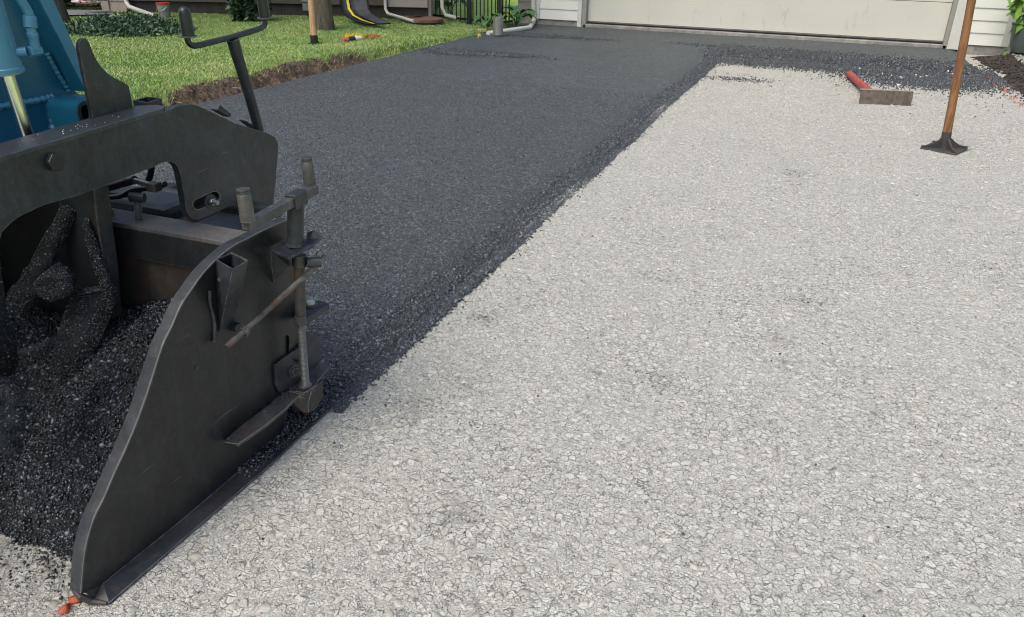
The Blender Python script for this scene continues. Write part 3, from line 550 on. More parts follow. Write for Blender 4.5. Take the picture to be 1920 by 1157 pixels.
def clump(name, cx, cy, cz, rx, ry, rz, n, s0, s1, mat, label, cat, stem=None, kind=None, parent=None):
    d = rng.normal(size=(n, 3)); d /= np.linalg.norm(d, axis=1)[:, None]; r = rng.uniform(.25, 1, (n, 1))**.5*(1+.22*np.sin(d[:, :1]*7+d[:, 1:2]*5))
    p = np.array([cx, cy, cz])+d*r*np.array([rx, ry, rz]); p[:, 2] = np.maximum(p[:, 2], cz-rz*.95)
    o = leaves(name, p, rng.uniform(s0, s1, n), mat, parent); 
    if label: tag(o, label, cat, kind=kind)
    return o
g1 = P(190, 66, Z=.14); gcx = g1.x; gcy = g1.y
n = 5200; th = rng.uniform(0, 6.28, n); rr_ = np.sqrt(rng.uniform(0, 1, n)); X = gcx-.15+np.cos(th)*rr_*1.0; Y = gcy+.55+np.sin(th)*rr_*.75
z = .13+(1-rr_**2)*.20*rng.uniform(.2, 1, n)+.02*rng.normal(size=n)
gc = leaves('groundcover_plants', np.stack([X, Y, np.maximum(z, .13)], 1), rng.uniform(.05, .09, n), M['leafc'], asp=.4); tag(gc, 'low dark green leafy groundcover patch on the lawn by the tree', 'groundcover')
b1 = P(446, 42, Z=.14); bs = root('shrub', (b1.x, b1.y+.1, .1), 'dark green shrub against the brown house wall', 'shrub')
clump('foliage', b1.x, b1.y+.25, .42, .34, .28, .32, 1500, .07, .13, M['leafd'], None, None, parent=bs)
mb = MB(); 
for a in range(5): mb.tube([(b1.x, b1.y+.25, .1), (b1.x+.2*math.cos(a*1.3), b1.y+.25+.2*math.sin(a*1.3), .55)], .01, 6)
build('stem', mb, M['bark'], bs)
q = P(1888, 92, Z=.3); pot = P(1916, 95, Z=.14)
pr = root('potted_shrub', (pot.x, pot.y, .14), 'bright leafed shrub in a green pot at the garage corner', 'potted plant')
mb = MB(); mb.tube([(pot.x, pot.y, .12), (pot.x, pot.y, .2), (pot.x, pot.y, .46), (pot.x, pot.y, .48), (pot.x, pot.y, .44)], [.13, .16, .2, .21, .17], 24); build('pot', mb, M['pot'], pr, smooth=True)
clump('foliage', pot.x+.0, pot.y, .85, .30, .3, .4, 420, .12, .2, M['leafb'], None, None, parent=pr)
mb = MB()
for a in range(6): mb.tube([(pot.x, pot.y, .42), (pot.x+.18*math.cos(a), pot.y+.18*math.sin(a), .95)], .007, 6)
build('stem', mb, M['bark'], pr)
def hosta(px, py, z0, n_, s, label, seed):
    rnd = random.Random(seed); b = P(px, py, Z=z0); r_ = root('hosta', (b.x, b.y, z0), label, 'plant')
    for i in range(n_):
        a = i*2.4+rnd.uniform(-.3, .3); L_ = s*rnd.uniform(.6, 1.1); hd = V(math.cos(a), math.sin(a), 0); sd_ = V(-hd.y, hd.x, 0); w0 = L_*.33; st = s*rnd.uniform(.3, .9); mb = MB(); rows = []
        for j in range(7):
            t_ = j/6; c = b+hd*(.05+L_*t_*.9+.03)+V(0,0,st+L_*.25*math.sin(t_*2.6)-.25*L_*t_*t_); ww_ = w0*math.sin(math.pi*min(1, .03+t_*.97))**.7*(1 if j < 6 else 0)
            rows += [c-sd_*ww_+V(0,0,ww_*.25), c, c+sd_*ww_+V(0,0,ww_*.25)]
        mb.add(rows, [(j*3+k_, j*3+k_+1, j*3+k_+4, j*3+k_+3) for j in range(6) for k_ in range(2)]); mb.tube([b, b+hd*.04+V(0,0,st*.6), rows[1]], .006, 5); build('leaf', mb, M['leafh'], r_, smooth=2)
hosta(915, 52, .08, 8, .22, 'broad leafed hosta left of the tin cylinder', 1)
hosta(968, 48, .08, 13, .30, 'broad leafed hosta between tin cylinder and garage downspout', 2)
hosta(845, 28, .1, 8, .35, 'hosta growing behind the black fence by the white spout', 3)
# ---------------------------------------------------------------- fence
fe = root('metal_fence', tuple(onw(803)), 'black metal picket fence with gate between the two houses', 'fence')
F0 = P(803, 34, Z=NZ-.03); F1 = P(880, 44, Z=.1); F2 = P(936, 50, Z=.1); F3 = P(972, 44, Z=.1)
F0.z = F1.z = F2.z = F3.z = 0; F3 = V(F3.x, F2.y+.35, 0)
for p_, r_ in ((F0, .03), (F1, .042), (F2, .042)):
    mb = MB(); mb.box(p_+V(0,0,.75), (r_*1.5, r_*1.5, 1.4)); build('post', mb, M['fence'], fe)
for a, b, n_ in ((F0, F1, 10), (F1, F2, 8), (F2, F3, 4)):
    for z_ in (.16, 1.3):
        mb = MB(); d_ = (b-a); ax = d_.normalized(); mb.box((a+b)/2+V(0,0,z_), (d_.length, .022, .035), (ax, V(-ax.y, ax.x, 0), V(0,0,1))); build('rail', mb, M['fence'], fe)
    for i in range(1, n_):
        mb = MB(); c = a.lerp(b, i/n_); mb.box(c+V(0,0,.75), (.016, .014, 1.24)); build('picket', mb, M['fence'], fe)
# white spout behind the fence
mb = MB(); a = P(829, 28, Z=.2); a2 = P(869, 40, Z=.12); mb.tube([V(a.x, a.y, 2.6), V(a.x, a.y, .32), V(a.x+.06, a.y, .2), V(a2.x, a2.y+.15, .12)], .03, 10); o = build('white_spout', mb, M['white'], smooth=True); tag(o, 'white downspout behind the black fence', 'downspout')
# ---------------------------------------------------------------- small things on the lawn
q = P(310, 34, Z=.14); bu = root('bucket', (q.x, q.y, .13), 'grubby pale plastic bucket with red rim by the brown wall', 'bucket')
mb = MB(); mb.tube([q, q+V(0,0,.205)], [.078, .1], 24); build('pail', mb, M['bucket'], bu, smooth=True)
mb = MB(); mb.tube([q+V(0,0,.205), q+V(0,0,.228)], .106, 24); build('rim', mb, M['red'], bu, smooth=True)
mb = MB(); mb.tube([q+V(.103*math.cos(a), .103*math.sin(a)-.01, .195-.09*math.sin(-a)) for a in [-math.pi+i*math.pi/10 for i in range(11)]], .004, 6); build('handle', mb, M['zinc'], bu)
q = P(590, 83, Z=.135); tp = P(578, -60, Y=q.y+.1); sp = root('pole_tamper', tuple(q), 'pale wooden pole with small black foot standing on the lawn', 'tamper')
mb = MB(); mb.tube([q+V(0,0,.06), q.lerp(tp, .5), tp], [.042, .04, .034], 14); build('pole', mb, M['pine'], sp, smooth=True)
mb = MB(); mb.tube([q+V(0,0,.11), q+V(0,0,.02)], [.045, .05], 12); mb.box(q+V(0,0,.008), (.13, .13, .016)); build('foot', mb, M['fence'], sp, bevel=.003)
a = P(646, 75, Z=.155); b = P(676, 72, Z=.155); pc = root('spray_can', tuple(a), 'spray paint can with orange cap lying on the grass', 'spray can'); d_ = (b-a).normalized(); Lc = (b-a).length
mb = MB(); mb.tube([a+d_*.05, a+d_*.06, a+d_*Lc*.6], [.028, .035, .035], 16); build('can_body', mb, M['blackpl'], pc, smooth=True)
mb = MB(); mb.tube([a+d_*Lc*.6, a+d_*Lc], .0352, 16); build('white_band', mb, M['white'], pc, smooth=True)
mb = MB(); mb.tube([a-d_*.03, a+d_*.05], [.03, .035], 16); build('cap', mb, M['orange'], pc, smooth=True)
def blades(name, px0, px1, py, n_, mat, label):
    ps = [P(px0+(px1-px0)*rng.uniform(), py+rng.normal()*1.2, Z=.155) for _ in range(n_)]; o = leaves(name, np.array(ps), rng.uniform(.02, .05, n_), mat, asp=.3); tag(o, label, 'paint mark', kind='stuff')
blades('yellow_paint_mark', 645, 682, 66.5, 220, M['yellow'], 'yellow spray paint on grass blades beside the can')
blades('orange_paint_mark', 655, 715, 70, 90, M['orange'], 'orange spray paint on grass blades right of the can')
blades('orange_paint_mark', 690, 710, 67, 60, M['orange'], 'orange spray paint spot on grass near the drain spout')
blades('pale_paint_mark', 893, 902, 66, 25, M['yellow'], 'small yellow spray mark on grass near the driveway corner')
# black curved plastic sheet with yellow stripe
s0 = P(635, 40, Z=.16); pl = root('plastic_slide', tuple(s0), 'black curved plastic slide with yellow stripe against the house wall', 'slide')
def prof(t_, w_):   # t along length 0 top..1 toe, w across
    pxl = [(637,-60),(638,-20),(638,5),(641,20),(650,33),(668,42),(690,47)]; pxr = [(693,-60),(692,-20),(691,5),(693,17),(700,27),(715,36),(733,45)]
    yy = [.55,.50,.46,.42,.3,.12,0]; i = min(int(t_*6), 5); f_ = t_*6-i; l_ = [pxl[i][k_]*(1-f_)+pxl[i+1][k_]*f_ for k_ in (0,1)]; r_ = [pxr[i][k_]*(1-f_)+pxr[i+1][k_]*f_ for k_ in (0,1)]
    px = l_[0]*(1-w_)+r_[0]*w_; py = l_[1]*(1-w_)+r_[1]*w_; base = P(690, 46, Z=.16); return P(px, py, Y=base.y+(yy[i]*(1-f_)+yy[i+1]*f_)*.8)
def strip(w0, w1, off, N_=24, K=6):
    mb = MB(); vs_ = [prof(i/N_, w0+(w1-w0)*k_/K)+V(0,-off,off*.5) for i in range(N_+1) for k_ in range(K+1)]
    mb.add(vs_, [(i*(K+1)+k_, i*(K+1)+k_+1, (i+1)*(K+1)+k_+1, (i+1)*(K+1)+k_) for i in range(N_) for k_ in range(K)]); return mb
o = build('sheet', strip(0, 1, 0), M['blackpl'], pl, smooth=2); sm_ = o.modifiers.new('th', 'SOLIDIFY'); sm_.thickness = .02
build('inner_face', strip(.52, .97, .035), M['greypl'], pl, smooth=2); build('stripe', strip(.27, .36, .04), M['yellow'], pl, smooth=2)
for (px, py, r, lab) in ((795, 38, .32, 'round reddish stone slab lying by the fence'), (772, 35, .2, 'smaller reddish slab left of the round one')):
    q = P(px, py, Z=.14); mb = MB(); mb.tube([q+V(0,0,-.02), q+V(0,0,.035)], r, 20); o = build('stone_slab', mb, M['brick'], bevel=.008); tag(o, lab, 'stone slab')
q = P(934, 65, Z=.085); tn = root('tin_cylinder', tuple(q), 'galvanised metal cylinder standing beside the white drain pipe', 'tin')
mb = MB(); 
R_ = .075; mb.tube([q, q+V(0,0,.24)], R_, 22, caps=False); mb.tube([q+V(0,0,.24), q+V(0,0,.0)], R_-.004, 22, caps=False); build('wall', mb, M['tin'], tn, smooth=True)
mb = MB(); mb.tube([q+V(0,0,.236), q+V(0,0,.246)], R_+.004, 22, caps=False); build('rim', mb, M['tin'], tn, smooth=True)
mb = MB(); q = P(600, 30, Z=.25); q = onw(578, .08)+V(0,0,.3); mb.box(q, (.16, .1, .14), (u, nn, V(0,0,1))); mb.box(q+V(0,0,.08)+nn*.01, (.2, .12, .02), (u, nn, V(0,0,1))); o = build('meter_box', mb, simple('pale_green', (.2,.25,.22,1)), bevel=.01); tag(o, 'small pale green utility box at the foot of the brown wall', 'utility box')
# ---------------------------------------------------------------- lute and tamper
bl, br, tr, tl = P(1611, 194.5, Z=.004), P(1708, 198.5, Z=.004), None, None
ud = (br-bl).normalized(); lute = root('asphalt_lute', tuple((bl+br)/2), 'asphalt lute lying on the gravel with its red handle towards the garage', 'lute')
hgt = (P(1613, 169, Y=bl.y+.03).z); bn = V(-ud.y, ud.x, 0)
mb = MB(); tv = V(0, 0, hgt)+bn*.035; mb.plate([bl, br, br+tv+ud*.01, bl+tv+ud*.01], bn*.028); hd = build('head_board', mb, M['dirtwood'], lute, bevel=.003)
mb = MB(); mb.box((bl+br)/2+tv+bn*.014+V(0,0,.003), ((br-bl).length+.004, .03, .006), (ud, bn, V(0,0,1))); build('top_edge', mb, M['boardtop'], lute)
h0 = P(1643, 168, Z=hgt*.8); h1 = P(1592, 138.5, Z=.035); h0 = (bl+br)/2-ud*.13+tv*.75+bn*.03; mb = MB(); mb.tube([h0+V(0,0,0), h1], [.036, .036], 16); build('handle', mb, M['redpole'], lute, smooth=True)
mb = MB(); mb.tube([h0+V(.0,.0,-.045), h0.lerp(h1, .55)+V(0,0,-.03)], [.02, .012], 10); build('brace', mb, M['tamper'], lute)
tc = P(1770, 278, Z=.012); tm = root('hand_tamper', (tc.x, tc.y, 0), 'square iron hand tamper with long brown wooden handle standing on the gravel', 'tamper')
hr = .182; mb = MB(); c4 = [tc+V(hr*math.cos(a), hr*math.sin(a), 0) for a in [math.radians(YAW+i*90) for i in range(4)]]
mb.plate([c-V(0,0,.011) for c in c4], (0,0,.014)); build('base_plate', mb, M['tamper'], tm, bevel=.003)
top = P(1822, 0, Y=tc.y+.0); ht = top+(top-tc)*.25; axd = (ht-tc).normalized()
mb = MB(); mb.tube([tc, tc+axd*.05, tc+axd*.125], [.036, .033, .034], 20); build('socket', mb, M['tamper'], tm, smooth=True)
for a in range(4):
    ang = math.radians(YAW+a*90); hd = V(math.cos(ang), math.sin(ang), 0); sd_ = V(-hd.y, hd.x, 0)*.006; pts = [tc+hd*.02+axd*.085, tc+hd*.04+axd*.078]
    for j in range(7): t_ = j/6; pts.append(tc+hd*(.05+t_*.115)+V(0,0,.048*(1-t_)**2+.018))
    pts += [tc+hd*.176+V(0,0,.018), tc+hd*.172+V(0,0,.002), tc+hd*.02+V(0,0,.002)]
    mb = MB(); mb.plate([p-sd_ for p in pts], sd_*2); build('rib', mb, M['tamper'], tm)
mb = MB(); nS = 14; mb.tube([tc+axd*(.11+(ht-tc).length*i/nS*.98) for i in range(nS+1)], [.031*(1-.12*i/nS)+.0008*math.sin(i*1.9) for i in range(nS+1)], 18); build('handle', mb, M['ash'], tm, smooth=True)
# ---------------------------------------------------------------- paver
pv = root('asphalt_paver', (-2.6, 1.3, 0), 'blue and black asphalt paver with side plate resting on the driveway edge', 'paver')
def PP(px, py, p0, nrm):
    d = FW+RT*((px-960)/FPX)+UP*(-(py-578.5)/FPX); o = V(0,0,CH); return o+d*((p0-o).dot(nrm)/d.dot(nrm))
def lX(pts, X): return [P(a, b, X=X) for a, b in pts]
def smooth_pts(pts, n=3, closed=False):
    out = []
    for i in range(len(pts)-1):
        p0, p1, p2, p3 = pts[max(i-1,0)], pts[i], pts[i+1], pts[min(i+2,len(pts)-1)]
        for k_ in range(n):
            t_ = k_/n; out.append(tuple(.5*((2*p1[j])+(p2[j]-p0[j])*t_+(2*p0[j]-5*p1[j]+4*p2[j]-p3[j])*t_*t_+(3*p1[j]-p0[j]-3*p2[j]+p3[j])*t_**3) for j in range(2)))
    return out+[pts[-1]]
def capsule(c0, c1, r, n=8):
    a = math.atan2(c1[1]-c0[1], c1[0]-c0[0]); o = []
    for c, s in ((c1, -math.pi/2), (c0, math.pi/2)): o += [(c[0]+r*math.cos(a+s+math.pi*i/n), c[1]+r*math.sin(a+s+math.pi*i/n)) for i in range(n+1)]
    return o
def rod(name, pts, r, mat, par, seg=16, bevel=0, **k):
    mb = MB(); mb.tube(pts, r, seg, **k); return build(name, mb, mat, par, smooth=True, bevel=bevel)
def threads(name, a, b, r, pitch, mat, par, depth=.0016):
    a = Vector(a); b = Vector(b); L_ = (b-a).length; n_ = int(L_/pitch*2); return rod(name, [a.lerp(b, i/n_) for i in range(n_+1)], [r-(depth if i % 2 else 0) for i in range(n_+1)], mat, par, 12)
def nut(name, c, ax, r, h, mat, par, stub=0, sr=.5):
    mb = MB(); ax = Vector(ax).normalized(); mb.tube([c, c+ax*h], r, 6, phase=.3); o = build(name, mb, mat, par, bevel=.0012)
    if stub: rod('stud', [c+ax*h*.8, c+ax*(h+stub)], r*sr, mat, o if par is pv else par, 12)
    return o
# --- blue frame
XB = -1.9
jl = [(30,-60),(45,0),(87,98),(129,170)]
pan = lX([(-700,-600),(-50,-420),(42,-60),(58,0),(100,98),(139,168),(148,180),(148,330),(-700,600)], XB)
fr = build('side_frame', MB().plate(pan, (-.02, 0, 0)), M['blue'], pv)
J0, J1 = P(45, 0, X=XB), P(129, 170, X=XB); dJ = (J1-J0).normalized(); nJ = dJ.cross(V(1,0,0)).normalized()
e0, e1 = PP(73, 0, J0, nJ), PP(161, 172, J0, nJ); dE = (e1-e0).normalized(); t0 = J0-dJ*.35; e00 = e0-dE*.35
fl_ = MB().plate([t0, J1, e1, e00], (0, .022, .008)); build('flange', fl_, M['blue'], pv, bevel=.002)
es = MB(); w0 = V(.002, -.001, 0); es.plate([e00+w0, e1+w0, e1+w0+V(0,.024,.008), e00+w0+V(0,.045,.016)], (.003, 0, 0)); build('flange_edge', es, M['blueedge'], pv)
K = P(142, 193, X=-1.78); zt = K.z; TH = .16; TW = .11
def rrect(c, w_, h_, r, n=5):   # in YZ, corner c = near top
    o = []
    for (cy, cz, a0) in ((c.y+r, c.z-r, 90), (c.y+r, c.z-h_+r, 180), (c.y+w_-r, c.z-h_+r, 270), (c.y+w_-r, c.z-r, 0)): o += [V(c.x, cy+r*math.cos(math.radians(a0+90*i/n)), cz+r*math.sin(math.radians(a0+90*i/n))) for i in range(n+1)]
    return o
out_ = rrect(K, TW, TH, .022); inn = rrect(K+V(0, .009, -.009), TW-.018, TH-.018, .014)
build('box_tube', MB().plate(out_, (-.13, 0, 0), [inn]), M['blue'], pv, smooth=True)
build('tube_rim', MB().plate([p+V(.0015,0,0) for p in out_], (-.004, 0, 0), [[p+V(.0015,0,0) for p in inn]]), M['worn'], pv)
build('tube_back', MB().box((K.x-.12, K.y+TW/2, K.z-TH/2), (.004, TW-.01, TH-.01)), M['rubber'], pv)
def bead(px, r, X=XB+.004, par=None):
    pts = [P(a, b, X=X) for a, b in smooth_pts(px, 14)]; n_ = len(pts); return rod('weld_bead', pts, [r*(1+.22*math.sin(i*1.9)) for i in range(n_)], M['blueedge'], fr, 8)
bead([(-60,212),(0,200),(60,190),(100,181)], .0075); bead([(88,100),(108,136),(129,170)], .006); 
bead([(97,188),(100,215),(104,262)], .012, XB+.012)
# --- lift cylinder
c0_, c1_ = P(12, 135, X=-1.74), P(-70, -120, X=-1.74); ca = (c0_-c1_).normalized()
cy_ = rod('lift_cylinder', [c1_, c0_-ca*.012, c0_-ca*.010, c0_], [.036, .036, .0385, .0385], M['blueedge'], pv, 28)
rod('gland', [c0_-ca*.001, c0_+ca*.004], .033, M['zinc'], cy_, 24)
rod('piston_rod', [c0_, P(60, 280, X=-1.74)], .0145, M['chrome'], cy_, 20)
F_ = lambda x, y: P(x, y, X=-1.70)
rod('hose', [F_(a, b) for a, b in smooth_pts([(20,-40),(36,-5),(50,18),(56,32)], 5)], .0105, M['blueedge'], cy_, 14)
rod('hose_ferrule', [F_(55, 30), F_(57, 52)], .0145, M['blueedge'], cy_, 12, bevel=.001)
rod('hose_ferrule', [F_(57, 52), F_(59, 60), F_(59.5, 62), F_(61, 70), F_(62, 72), F_(66, 92)], [.0105, .0105, .0125, .0125, .0115, .0115], M['blueedge'], cy_, 8)
mb = MB(); mb.tube([F_(54, 97), F_(75, 94)], .0125, 6); mb.tube([F_(66, 97), F_(65, 86)], .011, 6); build('elbow', mb, M['blueedge'], cy_, bevel=.001)
rod('port_fitting', [P(30, 98, X=-1.715), P(50, 97, X=-1.70)], .0115, M['blueedge'], cy_, 12)
# --- body far behind the side frame (fills the machine towards its other side)
build('engine_body', MB().box((-2.95, .75, 1.15), (1.9, 1.3, .55)), M['blue'], pv, bevel=.02)
build('chassis', MB().box((-2.95, .55, .52), (1.5, 1.5, .66)), M['rubber'], pv, bevel=.01)
build('track', MB().box((-2.6, .1, .17), (.3, 1.6, .34)), M['rubber'], pv, bevel=.1)
# --- tow arm
XA = -1.6
arm = smooth_pts([(312,208),(335,199),(360,195.5),(384,204)], 3)+[(440,231),(500,249)]+smooth_pts([(500,249),(516,258),(522,272)], 3)+[(517,338),(513,374),(512,397),(470,396),(446,379),(380,409)]+smooth_pts([(380,409),(368,412),(357,407),(351,396)], 3)+[(349,389),(345,364),(340,336)]+smooth_pts([(340,336),(334,314),(322,304),(305,305),(284,315)], 4)+[(183,353),(138,369),(86,383)]+smooth_pts([(86,383),(35,407),(7,432),(0,448)], 4)+[(-10,480),(-18,600),(-20,900),(-500,900),(-500,450),(0,302)]
pts = lX([q for i, q in enumerate(arm) if i == 0 or abs(q[0]-arm[i-1][0])+abs(q[1]-arm[i-1][1]) > .5], XA)
slot = lX(capsule((372,383), (403,369), 10), XA)
ar = build('tow_arm', MB().plate(pts, (-.022, 0, 0), [slot]), M['arm'], pv)
lip = MB(); a, b, c_ = P(-500, 450, X=XA), P(0, 302, X=XA), P(302, 208.5, X=XA); c2_ = P(315, 206, X=XA); upn = (c_-b).cross(V(1,0,0)).normalized(); upn = upn if upn.z > 0 else -upn
tf = [a+V(.004,0,0)-upn*.004, c_+V(.004,0,0)-upn*.004, c2_+V(-.01,0,0)-upn*.002, c2_+V(-.035,0,0), c_+V(-.075,-.02,.0), a+V(-.08,0,0)]
build('top_flange', MB().plate(tf, upn*.011), M['worn'], pv, bevel=.002)
# crumbs on the flange
n = 22; T_ = rng.uniform(.05, .8, n)**.8; pp_ = np.array([list(b.lerp(c_, t_)+V(-rng.uniform(.005, .07), 0, 0)+upn*.012) for t_ in T_])
tag(chips('mix_crumbs', pp_, rng.uniform(.002, .0045, n), M['white'], flat=.6, parent=pv), kind='stuff')
hb = P(97, 303, X=XA); nut('hex_bolt', hb+V(.001,0,0), (1,0,0), .0215, .016, M['rubber'], pv)
sc_ = P(394, 378, X=XA); rod('slot_washer', [sc_+V(-.004,0,0), sc_+V(.003,0,0)], .0215, M['black'], pv, 24)
o = nut('slot_nut', sc_+V(.003,0,0), (1,0,0), .0115, .010, M['zinc'], pv); threads('stud', sc_+V(.012,0,0), sc_+V(.028,0,0), .0065, .002, M['zinc'], o)
build('slot_bracket', MB().box(P(378, 386, X=-1.64), (.01, .12, .08)), M['rusty'], pv)
build('slot_edge', MB().plate(lX(capsule((372,383), (403,369), 11.2), XA+.0015), (-.004,0,0), [lX(capsule((372,383), (403,369), 9.8), XA+.0015)]), M['beam'], pv)
# deflector fin
fin = smooth_pts([(148.5,92),(149,80),(154,73),(161,72),(167,80),(170,88)], 3)+smooth_pts([(170,88),(178,107),(190,125),(208,142),(228,153),(240,160),(243,168)], 3)+[(251,212),(247,222),(178,242)]
f_pts = lX(fin, -1.665); o = build('deflector_fin', MB().plate(f_pts, (-.011, 0, 0)), M['arm'], pv, bevel=.0015)
for a_, b_ in (((184,234),(200,229)), ((236,218),(251,213))): rod('weld_bead', [P(a_[0]+(b_[0]-a_[0])*i/6, a_[1]+(b_[1]-a_[1])*i/6, X=-1.652) for i in range(7)], [.004,.007,.006,.0075,.006,.007,.004], M['worn'], o, 8)
def hollow(top, bot, th):
    c = sum(top, Vector())/4; cb = sum(bot, Vector())/4; ti = [c+(p-c)*(1-th) for p in top]; bi = [cb+(p-cb)*(1-th) for p in bot]
    mb = MB(); mb.add(top+bot+ti+bi, [f for i in range(4) for f in ((i, (i+1) % 4, 4+(i+1) % 4, 4+i), (8+i, 12+i, 12+(i+1) % 4, 8+(i+1) % 4), (i, 8+i, 8+(i+1) % 4, (i+1) % 4))]); return mb
zq_ = P(249, 188, X=-1.72).z; tq = [P(249,188,Z=zq_), P(276,181,Z=zq_), P(303,184,Z=zq_), P(277,192.5,Z=zq_)]
o = build('square_socket', hollow(tq, [p-V(0,0,.14) for p in tq], .12), M['black'], pv)
# --- rear crank handle
XC = -1.72; c_ = lambda x, y: P(x, y, X=XC)
cr = rod('crank_post', [c_(486, 246), c_(470, 188), c_(452, 128), c_(436, 74)], [.0165, .0165, .0175, .0195], M['black'], pv, 22)
bar = smooth_pts([(351,70),(353,78),(360,85),(372,85),(400,78),(436,69),(470,59),(488,53),(496,47),(497,36)], 4)
rod('crank_bar', [c_(*q) for q in bar], .0088, M['black'], cr, 16)
for a_, b_ in (((344,12),(353.5,68)), ((487,-30),(497,33))):
    A_, B_ = c_(*a_), c_(*b_); dd_ = (A_-B_).normalized(); L_ = (A_-B_).length
    rod('grip', [B_, B_+dd_*(L_-.016), B_+dd_*(L_-.007), B_+dd_*(L_-.001), B_+dd_*L_], [.0178, .0172, .0145, .008, .001], M['rubber'], cr, 22)
    rod('grip_washer', [B_-dd_*.002, B_+dd_*.0015], .0245, M['bar'], cr, 22)
for q in (((408,206),(412,196),(434,214),(432,220)), ((460,226),(466,230),(490,240),(486,246))):
    build('bracket_tab', MB().plate([c_(*k_) for k_ in q], (-.03, 0, 0)), M['black'], pv, bevel=.001)
rod('crank_pin', [c_(482,229), c_(488,226)], .006, M['zinc'], pv, 10)
# --- screed
zb_ = P(445, 458, X=-1.38).z; zstep = P(300, 492, Y=1.53).z
build('screed_top', MB().box((-2.45, 1.575, zb_-.0075), (2.16, .094, .013)), M['beam'], pv, bevel=.0015)
build('screed_beam', MB().box((-2.45, 1.574, (zb_-.015+zstep)/2), (2.15, .088, zb_-.015-zstep)), M['beamf'], pv)
build('screed_lower_plate', MB().box((-2.45, 1.59, (zstep-.002+.06)/2), (2.15, .07, zstep-.06)), M['rusty'], pv)
build('screed_box', MB().box((-2.9, 1.685, .30), (2.96, .10, .5)), M['black'], pv, bevel=.01)
cz = P(260, 372, Y=1.74).z; build('screed_core', MB().box((-2.9, 1.75, .33), (2.72, .24, .52)), M['black'], pv)
build('screed_cover', MB().box((-2.35, 1.77, cz-.07), (1.12, .16, .14)), M['slate'], pv, bevel=.022)
t0_, t1_ = P(308, 363, Y=1.86), P(352, 371, Y=1.86); rod('heater_tube', [V(t0_.x, 1.86, t0_.z), V(-1.5, 1.86, t0_.z)], .021, M['slate'], pv, 24)
q = P(309, 358, Y=1.88); build('pivot_block', MB().box(q+V(0,.02,-.02), (.045, .06, .07)), M['black'], pv, bevel=.003)
# T fitting
q0, q1 = P(262, 420, Y=1.575), P(258, 376, Y=1.575); threads('adjust_screw', V(q0.x, 1.575, zb_-.001), V(q1.x, 1.575, q1.z), .0105, .005, M['bar'], pv, .002)
q2 = P(257, 371, Y=1.575); rod('screw_knuckle', [q2+V(-.018,-.008,.002), q2+V(.02,.008,0)], .0135, M['black'], pv, 18)
rod('grease_line', [P(a, b, Y=1.56) for a, b in smooth_pts([(176,356),(188,364),(198,375),(205,388),(208,402)], 4)], .0052, M['brass'], pv, 12)
q = P(208, 404, Y=1.575); rod('line_fitting', [V(q.x, 1.575, zb_-.001), V(q.x, 1.575, zb_+.014)], .011, M['brass'], pv, 6)
hp = smooth_pts([(165,368),(185,358),(212,349),(243,340)], 12); rod('spiral_hose', [P(a, b, Y=1.62) for a, b in hp], [.0105+.002*(i % 2) for i in range(len(hp))], M['rubber'], pv, 12)
rod('hose_end', [P(243,340,Y=1.62), P(253,337,Y=1.62)], .012, M['rubber'], pv, 14); rod('hose_nipple', [P(251,338,Y=1.62), P(283,347,Y=1.62)], .0085, M['zinc'], pv, 12)
build('hose_coupling', MB().box(P(289, 350, Y=1.62), (.032, .03, .026)), M['bar'], pv, bevel=.003)
rod('black_hose', [P(a, b, Y=1.70) for a, b in smooth_pts([(283,290),(284,315),(278,338),(262,356),(235,365),(205,362),(190,352)], 5)], .0095, M['rubber'], pv, 12)
rod('black_hose', [P(a, b, Y=1.66) for a, b in smooth_pts([(195,370),(225,368),(250,356),(290,352),(310,345)], 5)], .008, M['rubber'], pv, 12)
build('tunnel_shade', MB().box((-2.22, 1.49, .52), (.74, .05, .85)), M['cake'], pv)  # added black box, stands in for the deep shade left of the hanger
# hanger plate in front of the screed
h_ = [P(100,300,Y=1.43), P(172,300,Y=1.43), P(181,400,Y=1.43), P(196,500,Y=1.43), P(205,600,Y=1.43), P(140,600,Y=1.43)]
hg = build('hanger_plate', MB().plate(h_, (0,.045,0)), M['beamf'], pv); 
ed = MB(); hh_ = h_[1:5]; ed.add([p+V(.002,-.001,0) for p in hh_]+[p+V(.002,.044,0) for p in hh_]+[p+V(-.004,-.001,0) for p in hh_]+[p+V(-.004,.044,0) for p in hh_], [f for i in range(3) for f in ((i,i+1,i+5,i+4),(i,i+8,i+9,i+1))]); build('hanger_edge', ed, M['bar'], pv)

